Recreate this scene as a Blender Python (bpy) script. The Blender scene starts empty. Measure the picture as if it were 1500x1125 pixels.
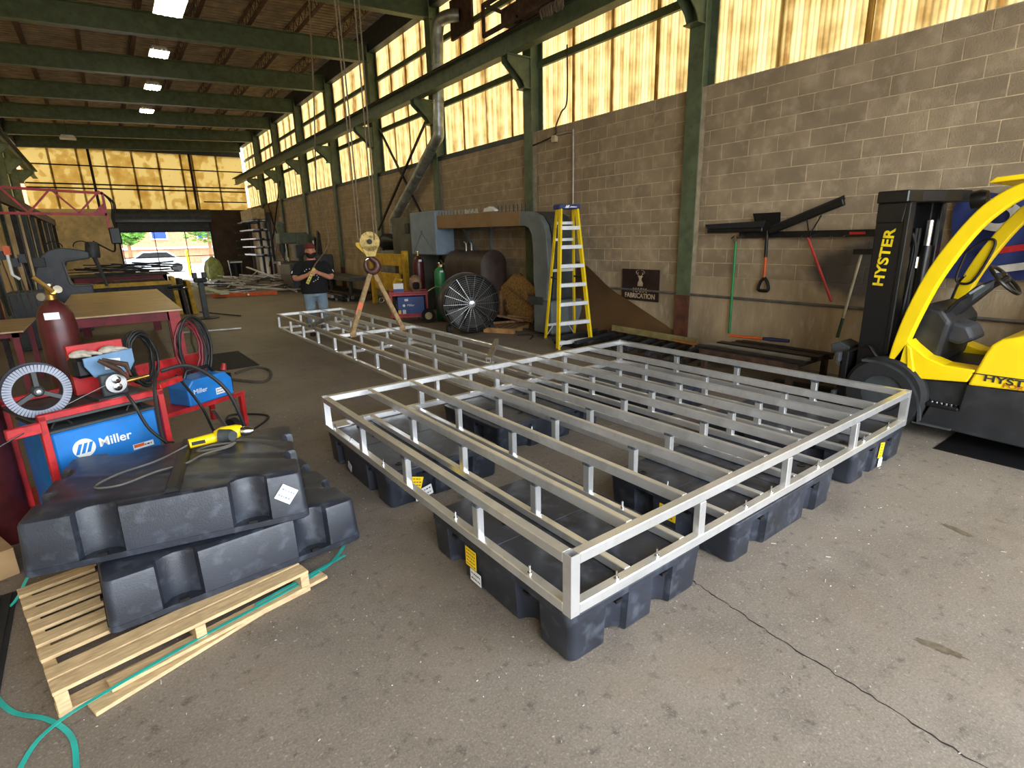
import bpy, bmesh, math, random
from mathutils import Vector, Matrix
random.seed(11)
S = bpy.context.scene
C = S.collection
PI = math.pi

# ------------------------------------------------------------------ camera
yaw, pitch, roll, FPX, CAMH = 0.6245, 0.2647, 0.0251, 792.7, 1.7904
def _cam(v):
    x, y, z = v
    x, y = math.cos(yaw)*x - math.sin(yaw)*y, math.sin(yaw)*x + math.cos(yaw)*y
    fw = math.cos(pitch)*y - math.sin(pitch)*z
    up = math.sin(pitch)*y + math.cos(pitch)*z
    return (math.cos(roll)*x - math.sin(roll)*up, math.sin(roll)*x + math.cos(roll)*up, -fw)
rows = [_cam(a) for a in ((1, 0, 0), (0, 1, 0), (0, 0, 1))]
cam = bpy.data.cameras.new('camera')
cam.sensor_width = 36.0
cam.lens = FPX/1500*36.0
cam.clip_end = 300
co = bpy.data.objects.new('camera', cam)
C.objects.link(co)
m4 = Matrix(rows).to_4x4()
m4.translation = (0, 0, CAMH)
co.matrix_world = m4
S.camera = co

# ------------------------------------------------------------------ sky, sun, exposure
w = bpy.data.worlds.new('sky')
S.world = w
w.use_nodes = True
nt = w.node_tree
bg = nt.nodes['Background']
bg.inputs['Color'].default_value = (0.86, 0.93, 1.0, 1)
bg.inputs['Strength'].default_value = 6.6
sun = bpy.data.lights.new('sun', 'SUN')
sun.energy = 1.6
sun.angle = 0.02
sun.color = (1, 0.94, 0.84)
so = bpy.data.objects.new('sun', sun)
so.rotation_euler = Vector((-.42, -.62, -.66)).to_track_quat('-Z', 'Y').to_euler()
C.objects.link(so)
# daylight portal in the big open doorway behind the camera
pl = bpy.data.lights.new('doorway_portal', 'AREA')
pl.shape = 'RECTANGLE'
pl.size, pl.size_y = 8.4, 4.8
pl.cycles.is_portal = True
po = bpy.data.objects.new('doorway_portal', pl)
po.location = (2.4, -2.42, 2.4)
po.rotation_euler = (PI/2, 0, 0)
C.objects.link(po)
vs = S.view_settings
vs.view_transform = 'Standard'
vs.look = 'None'
vs.gamma = 1
vs.use_curve_mapping = False
vs.exposure = 0.62

# ------------------------------------------------------------------ helpers
def L(r, g, b):
    f = lambda c: (c/255/12.92) if c/255 <= 0.04045 else ((c/255+0.055)/1.055)**2.4
    return (f(r), f(g), f(b))
MATS = {}
def M(name, col, rough=0.6, metal=0.0, n=0.18, scale=6.0, bump=0.0, bscale=60.0, col2=None, detail=5, stretch=None, rand=0.0, spec=0.5, lo=0.35, hi=0.68, col3=None, scale3=30.0, amt3=0.5, world=False):
    """noise-mottled principled material; col2 = patches, col3 = finer speckle"""
    if name in MATS: return MATS[name]
    m = bpy.data.materials.new(name); MATS[name] = m
    m.use_nodes = True
    t = m.node_tree; N = t.nodes; K = t.links
    b = N['Principled BSDF']
    b.inputs['Roughness'].default_value = rough
    b.inputs['Metallic'].default_value = metal
    b.inputs['Specular IOR Level'].default_value = spec
    tc = N.new('ShaderNodeTexCoord')
    src = tc.outputs['Object']
    if world: src = N.new('ShaderNodeNewGeometry').outputs['Position']
    if stretch:
        mp = N.new('ShaderNodeMapping'); mp.inputs['Scale'].default_value = stretch
        K.new(src, mp.inputs['Vector']); src = mp.outputs['Vector']
    ns = N.new('ShaderNodeTexNoise'); ns.inputs['Scale'].default_value = scale; ns.inputs['Detail'].default_value = detail
    K.new(src, ns.inputs['Vector'])
    rp = N.new('ShaderNodeValToRGB')
    c2 = col2 if col2 else tuple(c*(1-2*n) for c in col)
    rp.color_ramp.elements[0].position = lo; rp.color_ramp.elements[1].position = hi
    rp.color_ramp.elements[0].color = (*c2, 1)
    rp.color_ramp.elements[1].color = (*[min(1, c*(1+n*0.5)) for c in col], 1)
    K.new(ns.outputs['Fac'], rp.inputs['Fac'])
    out = rp.outputs['Color']
    if col3:
        n3 = N.new('ShaderNodeTexNoise'); n3.inputs['Scale'].default_value = scale3; n3.inputs['Detail'].default_value = 8
        K.new(src, n3.inputs['Vector'])
        r3 = N.new('ShaderNodeValToRGB'); r3.color_ramp.elements[0].position = 0.52; r3.color_ramp.elements[1].position = 0.72
        r3.color_ramp.elements[0].color = (0, 0, 0, 1); r3.color_ramp.elements[1].color = (amt3, amt3, amt3, 1)
        K.new(n3.outputs['Fac'], r3.inputs['Fac'])
        mx = N.new('ShaderNodeMixRGB'); mx.inputs['Color2'].default_value = (*col3, 1)
        K.new(r3.outputs['Color'], mx.inputs['Fac']); K.new(out, mx.inputs['Color1']); out = mx.outputs['Color']
    if rand:
        oi = N.new('ShaderNodeObjectInfo')
        mr = N.new('ShaderNodeMapRange'); mr.inputs['To Min'].default_value = 1-rand; mr.inputs['To Max'].default_value = 1+rand
        K.new(oi.outputs['Random'], mr.inputs['Value'])
        mm = N.new('ShaderNodeVectorMath'); mm.operation = 'SCALE'
        K.new(out, mm.inputs[0]); K.new(mr.outputs['Result'], mm.inputs['Scale']); out = mm.outputs['Vector']
    K.new(out, b.inputs['Base Color'])
    if bump:
        nb = N.new('ShaderNodeTexNoise'); nb.inputs['Scale'].default_value = bscale; nb.inputs['Detail'].default_value = 4
        K.new(src, nb.inputs['Vector'])
        bp = N.new('ShaderNodeBump'); bp.inputs['Strength'].default_value = bump; bp.inputs['Distance'].default_value = 0.02
        K.new(nb.outputs['Fac'], bp.inputs['Height']); K.new(bp.outputs['Normal'], b.inputs['Normal'])
    return m
def emis(name, col, s):
    m = bpy.data.materials.new(name); m.use_nodes = True
    b = m.node_tree.nodes['Principled BSDF']
    b.inputs['Base Color'].default_value = (*col, 1)
    b.inputs['Emission Color'].default_value = (*col, 1)
    b.inputs['Emission Strength'].default_value = s
    return m
def translucent(name, cols, stretch, k, soft=1.0, ribs=False):
    """fibreglass daylight sheet: diffuse + translucent, streaked by dirt"""
    m = bpy.data.materials.new(name); m.use_nodes = True
    t = m.node_tree; N = t.nodes; K = t.links
    N.remove(N['Principled BSDF'])
    tc = N.new('ShaderNodeTexCoord')
    def noise(sc, st, det=4):
        mp = N.new('ShaderNodeMapping'); mp.inputs['Scale'].default_value = st
        K.new(tc.outputs['Object'], mp.inputs['Vector'])
        ns = N.new('ShaderNodeTexNoise'); ns.inputs['Scale'].default_value = sc; ns.inputs['Detail'].default_value = det
        K.new(mp.outputs['Vector'], ns.inputs['Vector'])
        return ns.outputs['Fac']
    a = noise(1.0, stretch); b_ = noise(3.0, (1, 1, 1), 6)
    ad = N.new('ShaderNodeMath'); ad.operation = 'ADD'; K.new(a, ad.inputs[0])
    ml = N.new('ShaderNodeMath'); ml.operation = 'MULTIPLY'; ml.inputs[1].default_value = k; K.new(b_, ml.inputs[0]); K.new(ml.outputs[0], ad.inputs[1])
    rp = N.new('ShaderNodeValToRGB'); e = rp.color_ramp.elements
    base = 0.5*(1+k)
    e[0].position = base-0.16*soft; e[0].color = (*cols[0], 1)
    e[1].position = base+0.13*soft; e[1].color = (*cols[2], 1)
    x = e.new(base-0.03); x.color = (*cols[1], 1)
    K.new(ad.outputs[0], rp.inputs['Fac'])
    outc = rp.outputs['Color']
    if ribs:  # corrugation shading painted into the colour as darker bands
        wv = N.new('ShaderNodeTexWave'); wv.bands_direction = 'Y'; wv.inputs['Scale'].default_value = .31416/.0678
        K.new(tc.outputs['Object'], wv.inputs['Vector'])
        mr = N.new('ShaderNodeMapRange'); mr.inputs['To Min'].default_value = .62; mr.inputs['To Max'].default_value = 1.0; K.new(wv.outputs['Fac'], mr.inputs['Value'])
        sc = N.new('ShaderNodeVectorMath'); sc.operation = 'SCALE'; K.new(outc, sc.inputs[0]); K.new(mr.outputs['Result'], sc.inputs['Scale']); outc = sc.outputs['Vector']
    tr = N.new('ShaderNodeBsdfTranslucent'); df = N.new('ShaderNodeBsdfDiffuse')
    K.new(outc, tr.inputs['Color']); K.new(outc, df.inputs['Color'])
    mx = N.new('ShaderNodeMixShader'); mx.inputs['Fac'].default_value = 0.72
    K.new(df.outputs[0], mx.inputs[1]); K.new(tr.outputs[0], mx.inputs[2])
    K.new(mx.outputs[0], N['Material Output'].inputs['Surface'])
    return m

def thing(name, label, cat, loc=(0, 0, 0), rz=0.0, group=None, rot=None):
    o = bpy.data.objects.new(name, None); C.objects.link(o)
    o.empty_display_size = 0.1
    o.location = loc
    o.rotation_euler = rot if rot else (0, 0, rz)
    o['label'] = label; o['category'] = cat
    if group: o['group'] = group
    return o
def tag(o, label, cat, group=None):
    o['label'] = label; o['category'] = cat
    if group: o['group'] = group
    return o
def struct(o):
    o['kind'] = 'structure'; return o
def dup(o, parent=None, **kw):
    c = o.copy(); C.objects.link(c)
    if parent is not None: c.parent = parent
    for ch in list(o.children): dup(ch, c)
    for k, v in kw.items():
        if k in ('label', 'group', 'category'): c[k] = v
        else: setattr(c, k, v)
    return c
def ortho(d):
    d = Vector(d).normalized()
    a = Vector((0, 0, 1)) if abs(d.z) < 0.95 else Vector((1, 0, 0))
    u = d.cross(a).normalized(); v = u.cross(d).normalized()
    return d, u, v

class MB:
    def __init__(s, o=(0, 0, 0)):
        s.v = []; s.f = []; s.o = Vector(o)
    def add(s, vs_, fs):
        k = len(s.v); s.v += [Vector(p) for p in vs_]; s.f += [tuple(i+k for i in f) for f in fs]; return s
    def box(s, x0, x1, y0, y1, z0, z1):
        x0, x1 = min(x0, x1), max(x0, x1); y0, y1 = min(y0, y1), max(y0, y1); z0, z1 = min(z0, z1), max(z0, z1)
        return s.add([(x0, y0, z0), (x1, y0, z0), (x1, y1, z0), (x0, y1, z0), (x0, y0, z1), (x1, y0, z1), (x1, y1, z1), (x0, y1, z1)],
                     [(0, 3, 2, 1), (4, 5, 6, 7), (0, 1, 5, 4), (1, 2, 6, 5), (2, 3, 7, 6), (3, 0, 4, 7)])
    def obox(s, c, size, rot):
        mt = Matrix.Translation(Vector(c)) @ (rot.to_4x4() if hasattr(rot, 'to_4x4') else Matrix.Rotation(rot, 4, 'Z'))
        a, b, d = [q/2 for q in size]
        k = MB().box(-a, a, -b, b, -d, d)
        return s.add([mt @ p for p in k.v], k.f)
    def bar(s, p, q, w_, h=None, up=None):
        p, q = Vector(p), Vector(q); h = h or w_
        d = (q-p).normalized()
        if up is None: d, u, v = ortho(d)
        else:
            u = d.cross(Vector(up)).normalized(); v = u.cross(d).normalized()
        u, v = u*w_/2, v*h/2
        vs_ = [p-u-v, p+u-v, p+u+v, p-u+v, q-u-v, q+u-v, q+u+v, q-u+v]
        return s.add(vs_, [(0, 3, 2, 1), (4, 5, 6, 7), (0, 1, 5, 4), (1, 2, 6, 5), (2, 3, 7, 6), (3, 0, 4, 7)])
    def tube(s, pts, r, n=8, closed=False):
        pts = [Vector(p) for p in pts]; R = r if isinstance(r, (list, tuple)) else [r]*len(pts)
        m_ = len(pts); vs_ = []; fs = []
        pu = None
        for i, p in enumerate(pts):
            a = pts[(i-1) % m_] if (closed or i > 0) else p
            b = pts[(i+1) % m_] if (closed or i < m_-1) else p
            d = (b-a)
            if d.length < 1e-9: d = Vector((0, 0, 1))
            d, u, v = ortho(d)
            if pu is not None:
                u2 = pu-d*pu.dot(d)
                if u2.length > 1e-4: u = u2.normalized(); v = u.cross(d).normalized()
            pu = u
            for k in range(n):
                t = 2*PI*k/n
                vs_.append(p+(u*math.cos(t)+v*math.sin(t))*R[i])
        for i in range(m_ if closed else m_-1):
            j = (i+1) % m_
            for k in range(n):
                fs.append((i*n+k, i*n+(k+1) % n, j*n+(k+1) % n, j*n+k))
        if not closed:
            fs.append(tuple(range(n-1, -1, -1))); fs.append(tuple((m_-1)*n+k for k in range(n)))
        return s.add(vs_, fs)
    def lathe(s, prof, n=24, at=(0, 0, 0), axis=(0, 0, 1), cap=True):
        d, u, v = ortho(axis); at = Vector(at); vs_ = []; fs = []
        for r, z in prof:
            for k in range(n):
                t = 2*PI*k/n
                vs_.append(at+d*z+(u*math.cos(t)+v*math.sin(t))*max(r, 1e-4))
        for i in range(len(prof)-1):
            for k in range(n):
                fs.append((i*n+k, i*n+(k+1) % n, (i+1)*n+(k+1) % n, (i+1)*n+k))
        if prof[0] == prof[-1]: cap = False
        if cap and prof[0][0] > 1e-3: fs.append(tuple(range(n-1, -1, -1)))
        if cap and prof[-1][0] > 1e-3: fs.append(tuple((len(prof)-1)*n+k for k in range(n)))
        return s.add(vs_, fs)
    def prism(s, poly, ax, a, b):
        n = len(poly); i = 'xyz'.index(ax)
        def pt(p, t):
            q = list(p); q.insert(i, t); return tuple(q)
        vs_ = [pt(p, a) for p in poly]+[pt(p, b) for p in poly]
        fs = [tuple(range(n)), tuple(range(2*n-1, n-1, -1))]+[(k, k+n, (k+1) % n+n, (k+1) % n) for k in range(n)]
        return s.add(vs_, fs)
    def loft(s, rings, cap=True):
        n = len(rings[0]); vs_ = [p for r in rings for p in r]; fs = []
        for i in range(len(rings)-1):
            for k in range(n):
                fs.append((i*n+k, i*n+(k+1) % n, (i+1)*n+(k+1) % n, (i+1)*n+k))
        if cap:
            fs.append(tuple(range(n-1, -1, -1))); fs.append(tuple((len(rings)-1)*n+k for k in range(n)))
        return s.add(vs_, fs)
    def ball(s, c, r, n=12):
        rr = r if isinstance(r, (list, tuple)) else (r, r, r); c = Vector(c)
        vs_ = []; fs = []; m_ = n//2
        for i in range(m_+1):
            ph = PI*i/m_
            for k in range(n):
                t = 2*PI*k/n
                vs_.append(c+Vector((rr[0]*math.sin(ph)*math.cos(t), rr[1]*math.sin(ph)*math.sin(t), rr[2]*math.cos(ph))))
        for i in range(m_):
            for k in range(n): fs.append((i*n+k, (i+1)*n+k, (i+1)*n+(k+1) % n, i*n+(k+1) % n))
        return s.add(vs_, fs)
    def mesh(s, name, mat, smooth=False, bev=0.0, seg=1, sharp=0.7):
        me = bpy.data.meshes.new(name)
        me.from_pydata([p-s.o for p in s.v], [], s.f)
        bm = bmesh.new(); bm.from_mesh(me)
        bmesh.ops.remove_doubles(bm, verts=bm.verts, dist=1e-5)
        bmesh.ops.recalc_face_normals(bm, faces=bm.faces)
        if bev:
            es = [e for e in bm.edges if len(e.link_faces) == 2 and e.calc_face_angle(0) > 0.6]
            bmesh.ops.bevel(bm, geom=es, offset=bev, segments=seg, affect='EDGES', profile=0.5)
        bm.to_mesh(me); bm.free()
        if mat: me.materials.append(mat)
        if smooth:
            me.polygons.foreach_set('use_smooth', [True]*len(me.polygons))
            me.set_sharp_from_angle(angle=sharp)
        return me
    def build(s, name, mat, parent=None, smooth=False, bev=0.0, seg=1, label=None):
        o = bpy.data.objects.new(name, s.mesh(name, mat, smooth, bev, seg)); C.objects.link(o)
        if parent is not None: o.parent = parent
        if label: o['label'] = label
        return o
def place(name, me, parent=None, loc=(0, 0, 0), rot=(0, 0, 0)):
    o = bpy.data.objects.new(name, me); C.objects.link(o)
    o.location = loc; o.rotation_euler = rot
    if parent is not None: o.parent = parent
    return o
def text(name, body, size, mat, parent, mtx, depth=0.002, sx=1.0, bold=0.0, shear=0.0):
    """lettering: local x along the line, y up, z towards the reader"""
    cu = bpy.data.curves.new(name, 'FONT'); cu.body = body; cu.size = size; cu.extrude = depth; cu.offset = bold; cu.shear = shear
    cu.align_x = 'CENTER'; cu.align_y = 'CENTER'
    t = bpy.data.objects.new(name+'_tmp', cu); C.objects.link(t)
    bpy.context.view_layer.update()
    me = bpy.data.meshes.new_from_object(t.evaluated_get(bpy.context.evaluated_depsgraph_get()))
    bpy.data.objects.remove(t)
    me.materials.clear(); me.materials.append(mat)
    me.transform(mtx @ Matrix.Diagonal((sx, 1, 1, 1)))
    o = bpy.data.objects.new(name, me); C.objects.link(o); o.parent = parent
    return o
def basis(o, x, y):
    x = Vector(x).normalized(); y = Vector(y); y = (y-x*y.dot(x)).normalized(); z = x.cross(y)
    m = Matrix((x, y, z)).transposed().to_4x4(); m.translation = Vector(o); return m
def catmull(pts, k=6, closed=False):
    pts = [Vector(p) for p in pts]; n = len(pts); out = []
    for i in range(n if closed else n-1):
        g = lambda j: pts[j % n] if closed else pts[min(max(j, 0), n-1)]
        a, b, c_, d = g(i-1), g(i), g(i+1), g(i+2)
        for t in range(k):
            t = t/k
            out.append(0.5*((2*b)+(c_-a)*t+(2*a-5*b+4*c_-d)*t*t+(3*b-a-3*c_+d)*t**3))
    if not closed: out.append(pts[-1])
    return out

ORD = ('first', 'second', 'third', 'fourth', 'fifth', 'sixth', 'seventh', 'eighth', 'ninth', 'tenth', 'eleventh', 'twelfth', 'thirteenth')
# ------------------------------------------------------------------ materials
alu = M('aluminium', (0.88, 0.88, 0.88), 0.28, 0.78, 0.08, 3.0, bump=0.02, bscale=90, col3=(0.62, 0.59, 0.54), scale3=14, amt3=0.45)
alu_old = M('dull_aluminium', (0.62, 0.62, 0.62), 0.45, 1.0, 0.15, 5.0)
weld = M('weld_bead', (0.28, 0.34, 0.42), 0.4, 0.9, 0.25, 60)
steel_dk = M('dark_steel', L(52, 48, 45), 0.55, 0.5, 0.3, 9)
steel_bk = M('black_steel', L(24, 24, 26), 0.42, 0.2, 0.2, 12)
rusty = M('rusty_steel', L(82, 58, 44), 0.75, 0.2, 0.3, 10, bump=0.1, col3=L(40, 30, 28), scale3=25)
chrome = M('chrome', (0.7, 0.7, 0.72), 0.2, 1.0, 0.1, 9)
green = M('green_paint', L(92, 104, 76), 0.5, 0, 0.15, 5, col3=L(58, 62, 46), scale3=12, amt3=0.5)
primer = M('red_primer', L(108, 62, 44), 0.8, 0, 0.25, 7, col3=L(60, 42, 34), scale3=14, amt3=0.6)
plastic = M('black_plastic', L(42, 46, 56), 0.40, 0, 0.22, 4, bump=0.08, bscale=160, col3=L(120, 128, 142), scale3=13, amt3=0.22)
red = M('red_paint', L(196, 36, 40), 0.45, 0, 0.2, 6, col3=L(110, 28, 28), scale3=20, amt3=0.6)
dkred = M('dusty_red_paint', L(128, 34, 46), 0.6, 0, 0.2, 5, col3=L(60, 26, 30), scale3=18, amt3=0.6)
blue = M('blue_paint', L(28, 122, 204), 0.42, 0, 0.12, 5, col3=L(60, 110, 160), scale3=12, amt3=0.35)
dkblue = M('dark_blue_paint', L(26, 62, 132), 0.45, 0, 0.15, 6)
white = M('white_paint', (0.82, 0.82, 0.80), 0.5, 0, 0.05, 8)
yellow = M('yellow_paint', L(250, 214, 10), 0.38, 0, 0.06, 4)
dkyellow = M('dull_yellow_paint', L(208, 164, 24), 0.6, 0, 0.2, 5, col3=L(120, 92, 30), scale3=16, amt3=0.5)
maroon = M('maroon_paint', L(84, 30, 32), 0.38, 0, 0.25, 5, col3=L(48, 20, 22), scale3=16, amt3=0.6)
wood = M('pallet_wood', L(206, 176, 132), 0.75, 0, 0.14, 5, stretch=(3, 14, 14), bump=0.05)
oldwood = M('old_wood', L(140, 104, 66), 0.8, 0, 0.25, 5, stretch=(4, 4, 4), bump=0.05)
rubber = M('rubber', L(28, 28, 29), 0.8, 0, 0.2, 14)
cable_bk = M('cable_rubber', L(30, 29, 29), 0.6, 0, 0.1, 20)
brass = M('brass', L(190, 150, 80), 0.35, 0.9, 0.2, 20)
grey = M('grey_paint', L(112, 118, 122), 0.55, 0, 0.15, 4, col3=L(74, 70, 64), scale3=8, amt3=0.5)
dkgrey = M('dark_grey_paint', L(66, 70, 72), 0.55, 0, 0.18, 6, col3=L(40, 38, 36), scale3=12, amt3=0.5)
tan = M('sling_webbing', L(168, 138, 96), 0.85, 0, 0.2, 20)
orange = M('orange_paint', L(224, 96, 34), 0.5, 0, 0.12, 8)
teal = M('teal_strap', L(46, 178, 166), 0.35, 0, 0.1, 10)
galv = M('galvanised_duct', (0.42, 0.45, 0.44), 0.42, 0.8, 0.2, 6)
# ================================================================== SETTING
XR, XL, YF, YB = 7.236, -2.55, -2.4, 36.3
COLS = [5.3+3.85*k for k in range(-2, 8)]
COLS[1] = 1.12
# ---- floor
fm = bpy.data.materials.new('concrete_floor'); fm.use_nodes = True
t = fm.node_tree; N = t.nodes; K = t.links; b = N['Principled BSDF']
tc = N.new('ShaderNodeTexCoord')
def nz(sc, det=6, ro=0.6):
    n_ = N.new('ShaderNodeTexNoise'); n_.inputs['Scale'].default_value = sc; n_.inputs['Detail'].default_value = det; n_.inputs['Roughness'].default_value = ro
    K.new(tc.outputs['Object'], n_.inputs['Vector']); return n_.outputs['Fac']
def rampn(f, p0, p1, c0, c1):
    r = N.new('ShaderNodeValToRGB'); r.color_ramp.elements[0].position = p0; r.color_ramp.elements[1].position = p1
    r.color_ramp.elements[0].color = (*c0, 1); r.color_ramp.elements[1].color = (*c1, 1); K.new(f, r.inputs['Fac']); return r.outputs['Color']
def mixn(f, a, c2):
    x = N.new('ShaderNodeMixRGB'); K.new(f, x.inputs['Fac']); K.new(a, x.inputs['Color1']); x.inputs['Color2'].default_value = (*c2, 1); return x.outputs['Color']
base = rampn(nz(0.7), 0.3, 0.7, L(110, 100, 89), L(136, 126, 114))
base = mixn(rampn(nz(2.3, 8), 0.52, 0.75, (0, 0, 0), (.55, .55, .55)), base, L(84, 76, 69))
base = mixn(rampn(nz(14, 8), 0.57, 0.68, (0, 0, 0), (.6, .6, .6)), base, L(70, 62, 58))
base = mixn(rampn(nz(46, 6), 0.61, 0.70, (0, 0, 0), (.6, .6, .6)), base, L(186, 176, 164))
base = mixn(rampn(nz(5, 9, .7), 0.60, 0.72, (0, 0, 0), (.4, .4, .4)), base, L(150, 139, 127))
base = mixn(rampn(nz(110, 4), 0.50, 0.66, (0, 0, 0), (.35, .35, .35)), base, L(170, 160, 150))
base = mixn(rampn(nz(85, 4), 0.52, 0.66, (0, 0, 0), (.4, .4, .4)), base, L(84, 74, 68))
base = mixn(rampn(nz(1.3, 3), 0.5, 0.7, (0, 0, 0), (.35, .35, .35)), base, L(128, 112, 92))
K.new(base, b.inputs['Base Color']); b.inputs['Roughness'].default_value = 0.62; b.inputs['Specular IOR Level'].default_value = 0.35
bp = N.new('ShaderNodeBump'); bp.inputs['Strength'].default_value = 0.12; bp.inputs['Distance'].default_value = 0.02
K.new(nz(50, 5), bp.inputs['Height']); K.new(bp.outputs['Normal'], b.inputs['Normal'])
floor = struct(MB().box(XL-.3, XR+.3, YF-.3, YB+.2, -.15, 0).build('floor', fm))
crk = M('crack_dirt', L(38, 27, 24), 0.9, 0, 0.3, 30)
def ribbon(pts, ws, z=.0012):
    mb = MB(); vs_ = []
    for (x, y), w_ in zip(pts, ws): vs_ += [(x-w_, y, z), (x+w_, y+w_*.6, z)]
    return mb.add(vs_, [(2*i, 2*i+1, 2*i+3, 2*i+2) for i in range(len(pts)-1)])
cp = []; yy = -1.5
while yy < 1.5:
    cp.append((2.12+.06*max(0, yy-.2)**1.0+.05*max(0, yy-1)+random.uniform(-.008, .008), yy)); yy += random.uniform(.012, .035)
ribbon(cp, [random.uniform(.001, .0045) for _ in cp]).build('crack', crk, floor)
cp = [(.55+1.05*i/60+random.uniform(-.008, .008), 3.0+.05*math.sin(i*.3)+.004*i+random.uniform(-.01, .01)) for i in range(61)]
mb = MB(); vs_ = []
for x, y in cp: w_ = random.uniform(.0008, .003); vs_ += [(x, y-w_, .0012), (x, y+w_, .0012)]
mb.add(vs_, [(2*i, 2*i+1, 2*i+3, 2*i+2) for i in range(60)]).build('crack', M('crack_pale', L(150, 138, 122), .9), floor)
def blot(cx, cy, rx, ry, a, n=26):
    ps = []
    for k in range(n):
        t_ = 2*PI*k/n; q = random.uniform(.7, 1.15)
        x, y = rx*q*math.cos(t_), ry*q*math.sin(t_)
        ps.append((cx+x*math.cos(a)-y*math.sin(a), cy+x*math.sin(a)+y*math.cos(a), .0015))
    return MB().add(ps, [tuple(range(n))])
blot(2.66, .53, .10, .024, 1.75).build('oil_stain', M('oil_stain', L(104, 93, 78), .5, 0, .2, 20, col3=L(126, 115, 102), scale3=40), floor)
blot(1.95, .05, .03, .012, .4).build('paint_splash', M('paint_splash', L(206, 186, 120), .6), floor)
blot(3.9, .8, .09, .03, 1.2).build('oil_stain', MATS['oil_stain'], floor)
# loose chips and dust swept over the slab
mb = MB()
for _ in range(1100):
    x, y = random.uniform(-.5, 6.5), random.uniform(.1, 7.5)
    a = random.uniform(0, PI); l = random.uniform(.003, .010) if random.random() < .93 else random.uniform(.015, .035)
    mb.obox((x, y, .0022), (l, random.uniform(.0015, .004), .003), a)
o = mb.build('floor_debris', M('metal_chips', L(196, 188, 176), .6, 0, .3, 3)); o['kind'] = 'stuff'; tag(o, 'small metal chips and dust scattered over the concrete floor', 'debris')

# ---- right wall: concrete base, concrete blocks, steel columns, daylight sheets
mortar = M('mortar', L(206, 184, 148), 0.9, 0, 0.15, 8, bump=.2)
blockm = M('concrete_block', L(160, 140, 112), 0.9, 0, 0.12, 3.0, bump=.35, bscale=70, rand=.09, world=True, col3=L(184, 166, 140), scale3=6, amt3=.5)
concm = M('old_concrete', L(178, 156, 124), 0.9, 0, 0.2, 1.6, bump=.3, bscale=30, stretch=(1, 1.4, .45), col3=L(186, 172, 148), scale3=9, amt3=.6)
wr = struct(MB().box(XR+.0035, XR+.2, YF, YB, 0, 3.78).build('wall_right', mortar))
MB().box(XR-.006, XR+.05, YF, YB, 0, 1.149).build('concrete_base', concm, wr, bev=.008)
def soot(m, cy, cz, ry, rz, col):  # blends a soft, noise-edged dark oval into the wall colour
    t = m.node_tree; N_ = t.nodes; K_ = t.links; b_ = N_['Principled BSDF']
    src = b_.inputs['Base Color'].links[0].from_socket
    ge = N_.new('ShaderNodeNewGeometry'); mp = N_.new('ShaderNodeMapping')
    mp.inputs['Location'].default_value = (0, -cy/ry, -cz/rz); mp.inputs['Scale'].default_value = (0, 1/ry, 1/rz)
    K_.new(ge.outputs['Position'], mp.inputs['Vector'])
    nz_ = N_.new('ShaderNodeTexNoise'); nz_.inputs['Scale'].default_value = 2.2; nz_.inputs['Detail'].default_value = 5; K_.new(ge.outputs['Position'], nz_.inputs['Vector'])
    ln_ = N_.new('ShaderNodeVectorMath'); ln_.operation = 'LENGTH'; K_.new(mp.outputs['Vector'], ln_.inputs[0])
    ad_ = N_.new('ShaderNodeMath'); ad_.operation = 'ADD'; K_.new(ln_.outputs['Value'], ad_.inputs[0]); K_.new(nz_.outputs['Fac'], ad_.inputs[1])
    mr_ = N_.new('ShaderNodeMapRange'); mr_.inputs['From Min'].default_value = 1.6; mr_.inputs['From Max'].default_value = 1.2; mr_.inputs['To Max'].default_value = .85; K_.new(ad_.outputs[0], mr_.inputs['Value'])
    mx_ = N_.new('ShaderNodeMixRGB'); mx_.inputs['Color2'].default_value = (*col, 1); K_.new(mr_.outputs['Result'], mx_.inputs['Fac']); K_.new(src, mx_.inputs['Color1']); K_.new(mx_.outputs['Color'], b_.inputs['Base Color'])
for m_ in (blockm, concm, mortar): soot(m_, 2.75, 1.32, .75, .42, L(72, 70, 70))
bc = {}
def bmesh_block(wd, ht):
    k = (round(wd, 3), round(ht, 3))
    if k not in bc:
        bc[k] = MB().box(0, .03, 0, wd, 0, ht).mesh('block', blockm, bev=.0025)
    return bc[k]
rest = MB(); cand = []
z0 = 2.9775-9*.2032
for r in range(13):
    za = z0+r*.2032; zb = min(za+.2032, 3.775)
    for i in range(len(COLS)-1):
        ya, yb = COLS[i]+.13, COLS[i+1]-.13
        ph = 5.0657+(.2032 if r % 2 == 0 else 0)
        k = math.floor((ya-ph)/.4064)
        y = ph+k*.4064
        while y < yb:
            p, q = max(y, ya), min(y+.4064, yb)
            if q-p > .03: cand.append((p+.005, za+.005, q-p-.010, zb-za-.010))
            y += .4064
cand = [c_ for c_ in cand if c_[0] > 1.2]
cand.sort(key=lambda c_: c_[0])
for i, (y, z, wd, ht) in enumerate(cand):
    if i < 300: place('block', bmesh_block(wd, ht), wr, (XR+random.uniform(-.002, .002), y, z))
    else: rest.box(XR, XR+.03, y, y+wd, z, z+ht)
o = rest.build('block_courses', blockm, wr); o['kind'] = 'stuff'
MB().box(XR-.02, XR+.2, 9.3, YB, 3.70, 3.80).build('sill', dkgrey, wr)
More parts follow.
